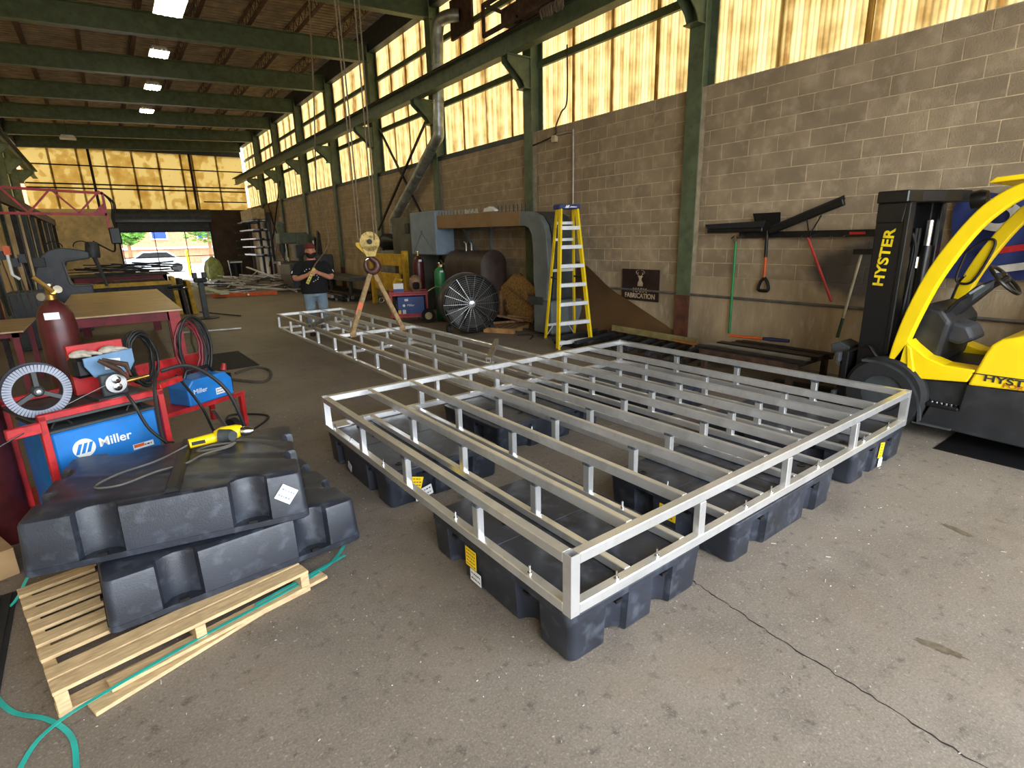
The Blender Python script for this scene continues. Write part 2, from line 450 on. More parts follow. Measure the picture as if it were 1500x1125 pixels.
# columns (I section), lower ends left in red primer
def column(parent, y, side, br=True):
    xf = XR-.11 if side > 0 else XL+.11; s_ = side
    def prof(z1, z2, mat, nm, par):
        mb = MB()
        mb.box(xf, xf+s_*.02, y-.125, y+.125, z1, z2); mb.box(xf+s_*.02, xf+s_*.30, y-.01, y+.01, z1, z2); mb.box(xf+s_*.28, xf+s_*.30, y-.125, y+.125, z1, z2)
        return mb.build(nm, mat, par)
    c_ = prof(.86 if side > 0 else 0, 7.3, green, 'column', parent)
    if side > 0: prof(0, .86, primer, 'column_foot', c_)
    if br:
        mb = MB(); x = xf
        for yo in (-.09, .09):
            mb.prism([(x, 5.05), (x-s_*.52, 5.05), (x-s_*.52, 4.95), (x-s_*.18, 4.66), (x-s_*.12, 4.55), (x, 4.55)], 'y', y+yo-.008, y+yo+.008)
        mb.box(x, x-s_*.54, y-.12, y+.12, 5.05, 5.075); mb.box(x, x-s_*.16, y-.12, y+.12, 4.53, 4.55)
        mb.build('crane_bracket', green, c_)
    return c_
for y in COLS: column(wr, y, 1)
# daylight sheets, corrugated, in bays; two girts per bay
pane_m = translucent('fibreglass_sheet', (L(112, 80, 38), L(156, 130, 80), L(178, 158, 110)), (1, 5.5, .22), .5, 1.1, True)
pane_back = translucent('fibreglass_sheet_mottled', (L(168, 144, 94), L(180, 160, 112), L(190, 174, 132)), (1.1, 1, .5), 1.0, 1.9)
def corrug(wd, z1, z2, amp=.012, pitch=.0678):
    n = max(4, int(wd/pitch*6)); vs_ = []
    for i in range(n+1):
        y = wd*i/n; x = amp*math.sin(2*PI*y/pitch)
        vs_ += [(x, y, z1), (x, y, z2)]
    return MB().add(vs_, [(2*i, 2*i+2, 2*i+3, 2*i+1) for i in range(n)])
sheets = {}
def sheet(wd, z1, z2):
    k = (round(wd, 3), z1, z2)
    if k not in sheets: sheets[k] = corrug(wd, z1, z2).mesh('pane', pane_m, smooth=True)
    return sheets[k]
wn = 0
def daylight_bay(side, ya, yb, z1, z2):
    global wn
    wn += 1
    xs = XR+.215 if side > 0 else XL-.215
    g = MB()
    for z in (5.0, 6.4):
        g.box(xs-.03-side*.05, xs+.03-side*.05, ya, yb, z-.06, z+.06)
    root = struct(g.build('window_%d' % wn, green))
    n = 4; wd = (yb-ya)/n
    for i in range(n):
        o_ = place('pane', sheet(wd+.07, z1, z2), root, (xs+.008*(i % 2)-0*side, ya+i*wd-.035+random.uniform(-.03, .03), 0))
    return root
for i in range(len(COLS)-1): daylight_bay(1, COLS[i]+.0, COLS[i+1], 3.72, 7.4)
daylight_bay(1, COLS[-1], YB, 3.72, 7.4)
# crane runway beams
def runway(x, label):
    r = thing('crane_runway_beam', label, 'beam', (x, YF+.3, 5.075))
    o = r.location; mb = MB(o)
    mb.box(x-.1, x+.1, YF+.3, YB-.3, 5.075, 5.095); mb.box(x-.012, x+.012, YF+.3, YB-.3, 5.095, 5.39); mb.box(x-.12, x+.12, YF+.3, YB-.3, 5.39, 5.41)
    mb.build('web', green, r)
    MB(o).box(x-.14, x+.14, YF+.3, YB-.3, 5.41, 5.425).build('cap_channel', rusty, r)
    MB(o).box(x-.025, x+.025, YF+.3, YB-.3, 5.425, 5.475).build('rail', rusty, r)
    MB(o).tube([(x-.17, YF+.5, 5.36), (x-.17, YB-.5, 5.36)], .012, 6).build('conductor_bar', rusty, r)
runway(6.72, 'green crane runway beam with rusty rail along the block wall')
runway(-2.1, 'green crane runway beam along the cream left wall')
# crane end truck on the right rail
et = thing('crane_end_truck', 'brown overhead crane end truck riding the runway beam at top', 'crane', (6.70, 8.2, 5.48)); o_ = et.location
MB(o_).box(6.58, 6.82, 6.2, 9.2, 5.52, 5.8).build('truck_frame', rusty, et, bev=.01)
for y in (6.6, 8.8): MB(o_).lathe([(.02, -.05), (.13, -.05), (.13, .05), (.02, .05)], 18, (6.70, y, 5.6), (1, 0, 0)).build('wheel', steel_dk, et)
mb = MB(o_)
for y in (9.35, 8.3, 7.3): mb.bar((6.3, y, 5.35), (6.3, y, 5.85), .05)
mb.bar((6.3, 9.37, 5.37), (6.3, 6.4, 5.37), .05, .07); mb.bar((6.3, 9.37, 5.85), (6.3, 6.4, 5.85), .05, .07); mb.bar((6.3, 9.3, 5.85), (6.75, 9.1, 5.7), .05)
mb.build('guard_rail', rusty, et)
mb = MB(o_)
for k in range(22):
    y = 7.2+.025*k; mb.tube([(6.35, y, 5.35), (6.34+random.uniform(-.03, .03), y+.01, 5.28), (6.36, y+.02, 5.22-random.uniform(0, .05)), (6.37, y+.03, 5.33)], .012, 5)
mb.build('festoon_cable', M('festoon', L(120, 104, 84), .8), et)

# ---- ceiling: deck, beams, bar joists
deckm = M('roof_deck', L(172, 150, 122), .7, 0.2, .2, 3)
def zb(x): return 6.85-.04*(7.2-x)
vs_ = []; fs = []; n = 0; y = YF-.2
rows_ = []
while y < YB+.2:
    for dy, dz in ((0, 0), (.11, 0), (.12, .08), (.19, .08)): rows_.append((y+dy, dz))
    y += .2
for (y, dz) in rows_:
    for x in (XL-.4, XR+.5): vs_.append((x, y, zb(x)+.86+dz))
ceil = struct(MB().add(vs_, [(2*i, 2*i+1, 2*i+3, 2*i+2) for i in range(len(rows_)-1)]).build('ceiling', deckm))
MB().add([(x, y, zb(x)+.98+e) for e in (0, .05) for x, y in ((XL-.5, YF-.4), (XR+.6, YF-.4), (XR+.6, YB+.3), (XL-.5, YB+.3))], [(0, 1, 2, 3), (7, 6, 5, 4), (0, 4, 5, 1), (1, 5, 6, 2), (2, 6, 7, 3), (3, 7, 4, 0)]).build('roof_slab', dkgrey, ceil)
def ibeam_x(y):
    mb = MB()
    for (a, b_, h) in ((0, .025, .11), (.025, .475, .008), (.475, .5, .11)):
        vv = [(x, y+s_*h, zb(x)+zz) for x in (XL, XR) for s_ in (-1, 1) for zz in (a, b_)]
        mb.add(vv, [(0, 1, 3, 2), (4, 6, 7, 5), (0, 4, 5, 1), (2, 3, 7, 6), (0, 2, 6, 4), (1, 5, 7, 3)])
    return mb
for y in COLS+[YB-.35]: ibeam_x(y).build('roof_beam', green, ceil)
jm = M('joist_paint', L(92, 66, 52), .7, .1, .2, 8)
jl = 3.85; mb = MB()
mb.box(-.05, .05, .0, jl, 0, .02); mb.box(-.004, .004, 0, jl, .02, .04); mb.box(-.035, .035, 0, jl, .325, .345)
k = 14
for i in range(k):
    a, b_ = (0, .33) if i % 2 else (.33, 0)
    mb.bar((0, jl*i/k, .01+a), (0, jl*(i+1)/k, .01+b_), .016)
jme = mb.mesh('bar_joist', jm)
for y in COLS:
    for k in range(8):
        x = -2.0+1.2*k; place('bar_joist', jme, ceil, (x, y, zb(x)+.505))
MB().box(XR-.02, XR+.2, YF, YB, 7.12, 7.7).build('eave_strut', dkgrey, ceil)
MB().box(XL-.2, XL+.02, YF, YB, 6.55, 7.4).build('eave_strut', dkgrey, ceil)

# ---- left wall
cream = M('cream_paint', L(232, 208, 156), .8, 0, .14, 2, bump=.1, col3=L(158, 132, 92), scale3=5, amt3=.4)
wl = struct(MB().box(XL-.2, XL, YF, YB, 0, 3.75).build('wall_left', cream))
for y in COLS: column(wl, y, -1)
for i in range(len(COLS)-1): daylight_bay(-1, COLS[i], COLS[i+1], 3.72, 7.4)
daylight_bay(-1, COLS[-1], YB, 3.72, 7.4)
# storage loft fascia with dark posts along the left wall
fas = thing('storage_loft', 'brown timber fascia with dark posts along the left wall', 'loft', (-1.75, 26, 0)); o_ = fas.location
MB(o_).box(-1.8, -1.7, 17.2, 35.2, 2.86, 3.14).build('fascia_beam', M('brown_timber', L(96, 74, 50), .8, 0, .2, 4), fas)
for k in range(7):
    y = 19.6+2.5*k; MB(o_).box(-1.84, -1.72, y, y+.09, 0, 2.86).build('post', dkgrey if k % 3 else steel_dk, fas)

# ---- back wall with roll-up door
brown = M('brown_wall', L(74, 58, 46), .85, 0, .2, 2)
def wall_piece(x1, x2, z1, z2): return MB().box(x1, x2, YB, YB+.2, z1, z2)
wb = struct(wall_piece(XL, .72, 0, 3.72).build('wall_back', cream))
wall_piece(5.08, XR, 0, 3.72).build('brown_cladding', brown, wb)
wall_piece(.72, 5.08, 2.6, 3.72).build('lintel', brown, wb)
wall_piece(XL, XR, 6.62, 7.9).build('gable_top', dkgrey, wb)
vv = [-2.55, -1.45, -.32, .82, 1.98, 3.12, 4.2, 4.75, 5.95, 7.236]
bw = struct(MB().box(XL, XR, YB+.03, YB+.08, 5.78, 5.84).build('window_21', steel_dk))
for z in (4.72, 4.92): MB().box(XL, XR, YB+.03, YB+.08, z-.035, z+.035).build('girt', steel_dk, bw)
for z in (4.15,): MB().box(5.0, XR, YB+.02, YB+.07, z-.03, z+.03).build('girt', steel_dk, bw)
for x in (.16, 4.62): MB().box(x-.06, x+.06, YB, YB+.07, 3.7, 6.65).build('wind_post', steel_dk, bw)
for i in range(len(vv)-1):
    MB().box(vv[i]-.05, vv[i+1]+.05, YB+.10+.012*(i % 2), YB+.104+.012*(i % 2), 3.7, 6.65).build('pane', pane_back, bw)
dr = struct(MB().lathe([(.0, 0), (.34, 0), (.34, 4.5), (0, 4.5)], 24, (.65, YB-.36, 3.38), (1, 0, 0)).build('door_1', dkgrey, None, True))
mb = MB()
for i in range(8): mb.box(.74, 5.06, YB-.06+(i % 2)*.02, YB-.02, 2.55+i*.12, 2.65+i*.12)
mb.build('door_curtain', dkgrey, dr)
MB().box(.74, 5.06, YB-.08, YB-.01, 2.52, 2.6).build('bottom_bar', steel_dk, dr)
for x in (.66, 5.06): MB().box(x, x+.09, YB-.1, YB, 0, 3.1).build('door_guide', steel_dk, dr)
gt = thing('yard_gate', 'thin dark framed wire gate across the back doorway', 'gate', (2.9, YB+.6, 0)); o_ = gt.location
for x in (.8, 2.35, 3.85, 5.3): MB(o_).box(x-.02, x+.02, YB+.58, YB+.62, 0, 2.9).build('post', steel_bk, gt)
for z in (1.2, 2.85): MB(o_).box(.8, 5.3, YB+.58, YB+.62, z-.02, z+.02).build('rail', steel_bk, gt)
# ---- front wall around the large open doorway behind the camera
wf = struct(MB().box(XL-.2, -1.8, YF-.2, YF, 0, 7.9).build('wall_front', dkgrey))
MB().box(6.6, XR+.2, YF-.2, YF, 0, 7.9).build('jamb_panel', dkgrey, wf)
MB().box(-1.8, 6.6, YF-.2, YF, 4.8, 7.9).build('header_panel', dkgrey, wf)

# ---- yard and street outside
asph = M('asphalt', L(150, 146, 140), .9, 0, .1, 2)
yd = MB()
yd.box(-60, 60, YB+.2, 120, -.12, -.03); yd.box(-60, 60, -60, YF-.3, -.12, -.03); yd.box(XR+.3, 60, YF-.3, YB+.2, -.12, -.03); yd.box(-60, XL-.3, YF-.3, YB+.2, -.12, -.03)
o = yd.build('ground', asph); struct(o)
bh = thing('brick_building', 'orange brick building across the street seen through the back doorway', 'building', (6, 66, 0)); o_ = bh.location
brick = M('orange_brick', L(196, 128, 96), .9, 0, .12, 4)
MB(o_).box(-12, 22, 66, 74, -.03, 9).build('wall', brick, bh)
for x in (.6, 4.6, 8.6, 12.6):
    for z in (2.4, 5.6):
        f_ = MB(o_).box(x-.75, x+.75, 65.9, 66.05, z, z+2.0).build('window', white, bh)
        MB(o_).box(x-.6, x+.6, 65.85, 65.95, z+.12, z+1.0).build('pane', dkblue, f_)
        MB(o_).box(x-.6, x+.6, 65.85, 65.95, z+1.08, z+1.88).build('pane', dkblue, f_)
MB(o_).box(-12, 22, 65.8, 66, 1.5, 1.7).build('sill_course', white, bh)
leafm = M('leaves', L(96, 150, 48), .7, 0, .3, 3)
def tree(x, y, h, r, label):
    tr = thing('tree', label, 'tree', (x, y, -.03)); o_ = tr.location
    MB(o_).tube([(x, y, -.03), (x+.1, y, h*.4), (x-.1, y+.1, h*.75)], [.16, .13, .06], 8).build('trunk', oldwood, tr)
    mb = MB(o_)
    for _ in range(1100):
        d = Vector((random.gauss(0, 1), random.gauss(0, 1), random.gauss(0, 1))).normalized()*r*random.uniform(.5, 1)
        c_ = Vector((x, y, h*.72))+Vector((d.x, d.y, d.z*.8)); s_ = random.uniform(.14, .3)
        _, u, v = ortho((random.gauss(0, 1), random.gauss(0, 1), random.gauss(0, 1)))
        mb.add([c_-u*s_, c_-v*s_*.5, c_+u*s_, c_+v*s_*.5], [(0, 1, 2, 3)])
    mb.build('crown', leafm, tr)
tree(1.6, 57, 4.4, 1.5, 'green leafy tree at left beyond the back doorway')
tree(7.4, 55, 5.6, 2.6, 'large green leafy tree at right beyond the back doorway')
tree(9.6, 60, 6, 2.4, 'far green tree behind the right-hand street tree')
def car(x, y, col, label, rz=0):
    r = thing('car', label, 'car', (x, y, -.03), rz); mb = MB()
    prof = [(-2.2, .35), (-2.2, .8), (-1.9, .95), (-1.2, 1.0), (-.6, 1.45), (.9, 1.48), (1.6, 1.0), (2.15, .9), (2.25, .6), (2.2, .35)]
    mb.prism(prof, 'y', -.85, .85); mb.build('body', col, r, bev=.06, seg=2)
    MB().prism([(-1.0, 1.03), (-.52, 1.38), (.85, 1.41), (1.35, 1.03)], 'y', -.87, .87).build('side_glass', steel_bk, r)
    for sx in (-1.4, 1.4):
        for sy in (-.8, .8):
            MB().lathe([(.02, -.1), (.32, -.1), (.32, .1), (.02, .1)], 16, (sx, sy, .32), (0, 1, 0)).build('wheel', rubber, r)
car(2.6, 47, M('car_silver', (.6, .65, .7), .25, .6), 'silver car parked on the street at the left of the doorway')
car(7.9, 46, M('car_white', (.8, .8, .8), .3), 'white car parked on the street at the right of the doorway')
bl = MB().lathe([(.1, 0), (.1, 1.5), (.06, 1.56), (0, 1.57)], 14, (4.1, 40, -.03)).build('bollard', yellow, None, True); tag(bl, 'yellow bollard standing outside the back doorway', 'bollard')

# ---- ceiling lamps
glow = emis('lamp_glow', (1, .96, .72), 22)
def lamp(x, y, z, on, label, lx=.5, ly=.65):
    r = thing('ceiling_lamp', label, 'lamp', (x, y, z)); mb = MB()
    vs_ = [(sx*lx*a, sy*ly*a, zz) for a, zz in ((.5, 0), (.36, .13)) for sx, sy in ((-1, -1), (1, -1), (1, 1), (-1, 1))]
    mb.add(vs_, [(4, 5, 6, 7), (0, 1, 5, 4), (1, 2, 6, 5), (2, 3, 7, 6), (3, 0, 4, 7)]); mb.build('housing', white, r)
    if on:
        for k in range(4):
            xx = (k-1.5)*lx*.21
            MB().tube([(xx, -ly*.45, .015), (xx, ly*.45, .015)], lx*.075, 8).build('lamp_tube', glow, r)
    else: MB().box(-lx*.45, lx*.45, -ly*.45, ly*.45, .01, .03).build('diffuser', white, r)
    for yy in (-.2, .2): MB().tube([(0, yy, .12), (0, yy, zb(x)+.9-z)], .006, 5).build('hanger', steel_dk, r)
lamp(1.98, 14.6, 6.62, True, 'nearest lit tube lamp under the roof deck', .55, 1.25)
lamp(2.1, 18.85, 6.8, True, 'second lit ceiling lamp from the front', .45, .7)
lamp(2.18, 22.7, 6.8, True, 'third lit ceiling lamp from the front', .45, .7)
lamp(2.22, 26.6, 6.8, True, 'farthest lit ceiling lamp', .45, .7)
lamp(-.43, 30.3, 6.15, False, 'unlit pale box lamp near the back wall', .55, .6)
# ================================================================== DOCK FRAME (12 x 10 ft) and GANGWAY (4 x 20 ft)
DX, DY, DZT, DZB, DA = 1.2914, 1.4174, .547, .258, .0149
T = .05
def dock_pt(u, v, z=0):
    return (DX+math.cos(DA)*u-math.sin(DA)*v, DY+math.sin(DA)*u+math.cos(DA)*v, z)
A, B = 3.658, 3.048
dock = thing('floating_dock', 'large welded aluminium dock frame resting on black floats in the foreground', 'frame', (DX, DY, 0), DA)
def tubebox(name, x0, x1, y0, y1, z0_, z1_, root, mat=alu): return MB().box(x0, x1, y0, y1, z0_, z1_).build(name, mat, root, bev=.004)
for nm, z0_, z1_ in (('top_rail', DZT-T, DZT), ('bottom_rail', DZB, DZB+T)):
    tubebox(nm, T, A-T, 0, T, z0_, z1_, dock); tubebox(nm, T, A-T, B-T, B, z0_, z1_, dock)
    tubebox(nm, 0, T, T, B-T, z0_, z1_, dock); tubebox(nm, A-T, A, T, B-T, z0_, z1_, dock)
def hollow(x, y, z0_, z1_, w_, root, name='corner_post'):
    mb = MB(); h = w_/2; i = h-.004
    ro = [[(x+sx*q, y+sy*q, z) for sx, sy in ((-1, -1), (1, -1), (1, 1), (-1, 1))] for q, z in ((h, z0_), (h, z1_), (i, z1_), (i, z1_-.06))]
    mb.loft(ro); return mb.build(name, alu, root)
for u in (T/2, A-T/2):
    for v in (T/2, B-T/2): hollow(u, v, DZB, DZT+.001, T, dock)
US = [.406, .813, 1.213, 1.575, 1.968, 2.32, 2.70, 3.10]
VS = [.72, 1.47, 2.19]
jt = MB().box(-.02, .02, T, B-T, DZT-.058, DZT-.001).mesh('joist', alu, bev=.004)
jb = MB().box(-.02, .02, T, B-T, DZB+.002, DZB+.048).mesh('lower_joist', alu, bev=.004)
for u in US:
    place('joist', jt, dock, (u, 0, 0)); place('lower_joist', jb, dock, (u, 0, 0))
pm = MB().box(-.02, .02, -.025, .025, DZB+.048, DZT-.058).mesh('post', alu, bev=.004)
ml = MB()
for (x0, x1, y0, y1) in ((-.022, .022, -.03, -.025), (-.022, .022, .025, .03), (-.025, -.02, -.028, .028), (.02, .025, -.028, .028)): ml.box(x0, x1, y0, y1, DZT-.068, DZT-.052)
wbm = ml.mesh('weld_bead', weld)
for u in [T/2]+US+[A-T/2]:
    for v in VS:
        vv_ = v+(.06*(v > 1) if u < .1 else 0)
        p = place('post', pm, dock, (u, vv_, 0)); place('weld_bead', wbm, p)
for u in (.91, 1.78, 2.72):
    for v in (T/2, B-T/2):
        p = place('post', pm, dock, (u, v, 0), (0, 0, PI/2))
bm_ = MB().lathe([(.012, 0), (.012, .006), (.005, .007), (.005, .04), (0, .041)], 8).mesh('bolt', chrome)
for (u, v) in [(x, .025) for x in (.3, .58, 1.35, 1.62, 2.2, 2.9, 3.35)]+[(.025, y) for y in (.3, .95, 1.9, 2.5, 2.85)]+[(x, B-.1) for x in (.3, .6, 1.4)]+[(x, .45) for x in (.813, 1.213, 1.968, 2.7)]+[(x, 1.75) for x in (1.213, 1.968, 2.32, 3.1)]:
    place('bolt', bm_, dock, (u, v, DZB+T))
mb = MB()
for (a, b_) in ((.055, .055),): mb.box(.05, .17, B-.17, B-.05, DZB+.04, DZB+.048)
mb.build('gusset_plate', alu, dock)

gw = thing('gangway_frame', 'long narrow welded aluminium gangway frame hanging from the crane slings', 'frame', (DX, DY, 0), DA)
G0, G1, V0, V1 = 1.17, 2.40, B+.01, 9.13
for nm, z0_, z1_ in (('top_rail', DZT-T, DZT-.001), ('bottom_rail', DZB, DZB+.04)):
    for g in (G0, G1-T): tubebox(nm, g, g+T, V0, V1, z0_, z1_, gw)
    for v in (V1-T, 6.0): tubebox('cross_member', G0+T, G1-T, v, v+T, z0_, z1_, gw)
tubebox('cross_member', G0+T, G1-T, 8.3, 8.34, DZB, DZB+.04, gw)
for g in (1.585, 1.985):
    tubebox('joist', g-.02, g+.02, V0, 5.999, DZT-.058, DZT-.002, gw); tubebox('joist', g-.02, g+.02, 6.051, V1-T, DZT-.058, DZT-.002, gw)
    tubebox('lower_joist', g-.02, g+.02, V0, V1-T, DZB-.001, DZB+.03, gw)
for g in (G0+.025, 1.585, 1.985, G1-.025):
    for k in range(9):
        v = 9.1-k*.73-(0 if k == 0 else .03)
        if v < V0+.1: continue
        place('post', pm, gw, (g, v, -.001))
for nm, p, q, lb in (('loose_tube', (1.1, 6.9, .575), (1.75, 7.75, .575), 'loose square tube lying diagonally across the far half of the gangway'), ('loose_tube', (1.75, 3.12, .575), (2.45, 3.95, .575), 'loose square tube lying across the gangway near the dock frame')):
    P_, Q_ = Vector(dock_pt(*p)), Vector(dock_pt(*q)); r = thing(nm, lb, 'tube', P_)
    d, u_, v_ = ortho(Q_-P_); mb = MB(P_)
    ri = [[c_+u_*a*q_+v_*b_*q_ for a, b_ in ((-1, -1), (1, -1), (1, 1), (-1, 1))] for c_, q_ in ((Q_-d*.05, .018), (Q_, .018), (Q_, .025), (P_, .025), (P_, .018), (P_+d*.08, .018))]
    mb.loft(ri); mb.build('tube_wall', M('mill_tube', (.42, .39, .35), .45, .9, .2, 9), r)

# ================================================================== FLOATS
def outline(lx, ly, rc, grooves, inset=0.0, q=6):
    """rounded rectangle with concave half-round grooves; grooves = {side:[(pos,radius)]}"""
    hx, hy = lx/2-inset, ly/2-inset; pts = []
    def side(p0, d, nrm, length, gs):
        cur = []
        for c_, r in sorted(gs):
            for k in range(q+1):
                a = PI*k/q
                cur.append((p0[0]+d[0]*(c_-r*math.cos(a))-nrm[0]*r*.85*math.sin(a), p0[1]+d[1]*(c_-r*math.cos(a))-nrm[1]*r*.85*math.sin(a)))
        return cur
    def corner(cx, cy, a0):
        return [(cx+rc*math.cos(a0+PI/2*k/4), cy+rc*math.sin(a0+PI/2*k/4)) for k in range(5)]
    pts += corner(hx-rc, -hy+rc, -PI/2); pts += side((hx, 0), (0, 1), (1, 0), ly, grooves.get('E', []))
    pts += corner(hx-rc, hy-rc, 0); pts += side((0, hy), (-1, 0), (0, 1), lx, grooves.get('N', []))
    pts += corner(-hx+rc, hy-rc, PI/2); pts += side((-hx, 0), (0, -1), (-1, 0), ly, grooves.get('W', []))
    pts += corner(-hx+rc, -hy+rc, PI); pts += side((0, -hy), (1, 0), (0, -1), lx, grooves.get('S', []))
    return pts
GR = {'N': [(-.33, .09), (.30, .09)], 'S': [(-.33, .09), (.30, .09)], 'E': [(-.17, .075), (.15, .075)], 'W': [(-.17, .075), (.15, .075)]}
FH = .255
mb = MB()
rg = [[(x, y, z) for x, y in outline(1.2, .92, .035, GR, ins)] for ins, z in ((.034, 0), (.022, .006), (.016, .018), (.004, .225))]
mb.loft(rg); FB = mb.mesh('hull', plastic, smooth=True, sharp=.55)
mb = MB()
fo = outline(1.198, .918, .038, {}, 0)
mb.loft([[(x, y, z) for x, y in fo] for z in (.222, .25)]+[[(x*.99, y*.99, FH) for x, y in fo]])
FF = mb.mesh('flange', plastic, smooth=True, sharp=.55)
mb = MB()
for (x0, x1) in ((-.56, -.05), (.05, .56)):
    for (y0, y1) in ((-.42, -.02), (.02, .42)): mb.box(x0, x1, y0, y1, FH-.001, FH+.003)
FT = mb.mesh('deck_panel', plastic, bev=.002)
mb = MB()
mb.prism([(-.035, 0), (.035, 0), (.02, .02), (-.02, .02)], 'y', -.40, .40)
FCH = mb.mesh('channel', steel_bk)
mb = MB()
mb.box(-.02, .02, -.012, .012, .205, .2185)
LUGS = [(-.33, -.455, 0), (.30, -.455, 0), (.33, .455, 0), (-.30, .455, 0), (.595, -.17, PI/2), (.595, .15, PI/2), (-.595, .17, PI/2), (-.595, -.15, PI/2)]
FS = mb.mesh('slot_lug', steel_bk)
nutm = MB().lathe([(.028, .0), (.028, .004), (.02, .006), (.008, .002)], 12).mesh('plug', steel_bk)
def float_block(loc, rz, label, group, flip=False, tilt=(0, 0)):
    r = thing('dock_float', label, 'float', loc, 0, group, rot=(PI+tilt[0] if flip else tilt[0], tilt[1], rz))
    h = place('hull', FB, r); f = place('flange', FF, r); place('deck_panel', FT, f); [place('slot_lug', FS, f, (x, y, 0), (0, 0, a)) for x, y, a in LUGS]
    for (x, y) in ((-.45, .3), (.45, -.3), (.2, .2), (-.2, -.25)): place('plug', nutm, f, (x, y, FH+.003))
    return r
GF = 'floats under the dock frame'
def fl(u, v, rot, label): return float_block(dock_pt(u, v), DA+rot, label, GF)
f1 = fl(.462, .602, PI/2, 'scuffed black float under the nearest corner of the dock frame')
f2 = fl(1.80, .45, 0, 'black float under the middle of the dock frame\'s near edge')
f3 = fl(3.20, .602, PI/2, 'black float under the right corner of the dock frame beside the forklift')
f4 = fl(.462, 2.40, PI/2, 'black float with a white label under the dock frame\'s left corner by the stacked floats')
f5 = fl(1.72, 2.54, 0, 'black float under the dock frame below the gangway joint')
f6 = fl(3.20, 2.40, PI/2, 'black float under the dock frame\'s far right corner')
ylab = M('warning_label', L(248, 206, 20), .5, 0, .05, 8)
wlab = M('paper_label', (.8, .8, .82), .6, 0, .06, 30)
ink = M('black_ink', (.02, .02, .02), .6)
def sticker(parent, mtx, w_, h, mat, lines=0, name='label_sticker', inkm=None):
    """flat printed label with rows of print; local x right, y up, z out"""
    mb = MB(); mb.box(-w_/2, w_/2, -h/2, h/2, 0, .0015); me = mb.mesh(name, mat); me.transform(mtx)
    o = bpy.data.objects.new(name, me); C.objects.link(o); o.parent = parent
    if lines:
        mb = MB()
        for i in range(lines):
            y = h/2-h*(i+.7)/(lines+.4); x = -w_*.4
            while x < w_*.36:
                l = random.uniform(.04, .16)*w_; mb.box(x, min(x+l, w_*.42), y-h*.12/lines, y+h*.12/lines, .0014, .002); x += l+.05*w_
        me = mb.mesh('print', inkm or ink); me.transform(mtx); p = bpy.data.objects.new('print', me); C.objects.link(p); p.parent = o
    return o
# in float-local axes: rot 90deg means local -y faces world +x ... local +y faces world -x, local -x faces -y(world)
def on_long(f, x, z, w_, h, mat, lines, sgn=1, tilt=0):
    xa = Vector((-sgn*math.cos(tilt), 0, math.sin(tilt))); ya = Vector((sgn*math.sin(tilt), 0, math.cos(tilt)))
    sticker(f, basis((x, sgn*.4605, z), xa, ya), w_, h, mat, lines)
def on_short(f, y, z, w_, h, mat, lines, sgn=-1, tilt=0):
    xa = Vector((0, sgn*math.cos(tilt), math.sin(tilt))); ya = Vector((0, -sgn*math.sin(tilt), math.cos(tilt)))
    sticker(f, basis((sgn*.6005, y, z), xa, ya), w_, h, mat, lines)
on_long(f1, .17, .155, .10, .11, ylab, 5); on_long(f1, .13, .06, .10, .07, wlab, 2)
on_short(f4, .27, .15, .13, .10, ylab, 4, tilt=-.3); on_short(f4, .20, .06, .14, .075, wlab, 2, tilt=.2)
on_long(f4, .12, .09, .07, .06, wlab, 3, tilt=-.4)
on_short(f3, -.01, .16, .08, .12, ylab, 5, tilt=-.2); on_short(f3, -.02, .06, .07, .07, wlab, 0, tilt=-.1)
sticker(f2, basis((-.6005, -.02, .15), (0, -1, 0), (0, 0, 1)), .12, .09, ylab, 3)

# ================================================================== PALLET STACK
pal = thing('wooden_pallet', 'pale wooden pallet under the two stacked floats', 'pallet', (-.045, 3.055, 0), .2)
for k in range(8):
    y = -.455+.13*k-(.03 if k == 1 else 0)
    MB().box(-.53, .53, y-.042, y+.042, .105, .122).build('deck_board', wood, pal, bev=.002)
for x in (-.505, 0, .505): MB().box(x-.022, x+.022, -.5, .5, .018, .105).build('stringer', wood, pal, bev=.002)
for y in (-.45, 0, .45): MB().box(-.53, .53, y-.045, y+.045, 0, .018).build('bottom_board', wood, pal, bev=.002)
for i, (p, q, lb) in enumerate((((-.36, 2.42, .011), (.42, 2.70, .011), 'loose pallet board on the floor, nearest of the two'), ((-.30, 2.50, .032), (.66, 2.73, .032), 'loose pallet board on the floor along the pallet edge'))):
    o = MB(((p[0]+q[0])/2, (p[1]+q[1])/2, 0)).bar(p, q, .085, .018, up=(0, 0, 1)).build('loose_board', wood, None, bev=.002); o.location = ((p[0]+q[0])/2, (p[1]+q[1])/2, 0); tag(o, lb, 'board')
lo_ = float_block((.285, 3.215, .122+FH), .073, 'lower black float of the stack on the wooden pallet', 'floats stacked on the pallet', True)
up_ = float_block((.132, 3.30, .122+2*FH+.004), -.19, 'upper black float of the stack, white paper label on its side', 'floats stacked on the pallet', True, (-.015, .0))
for f in (lo_, up_): place('channel', FCH, f, (0, 0, -.003), (PI, 0, 0))
# upper float is flipped: local +y is towards the camera, local z down
sticker(up_, basis((.50, .458, .10), (.8, 0, .6), (.6, 0, -.8)), .085, .085, wlab, 2, inkm=M('faint_ink', (.35, .4, .5), .7))
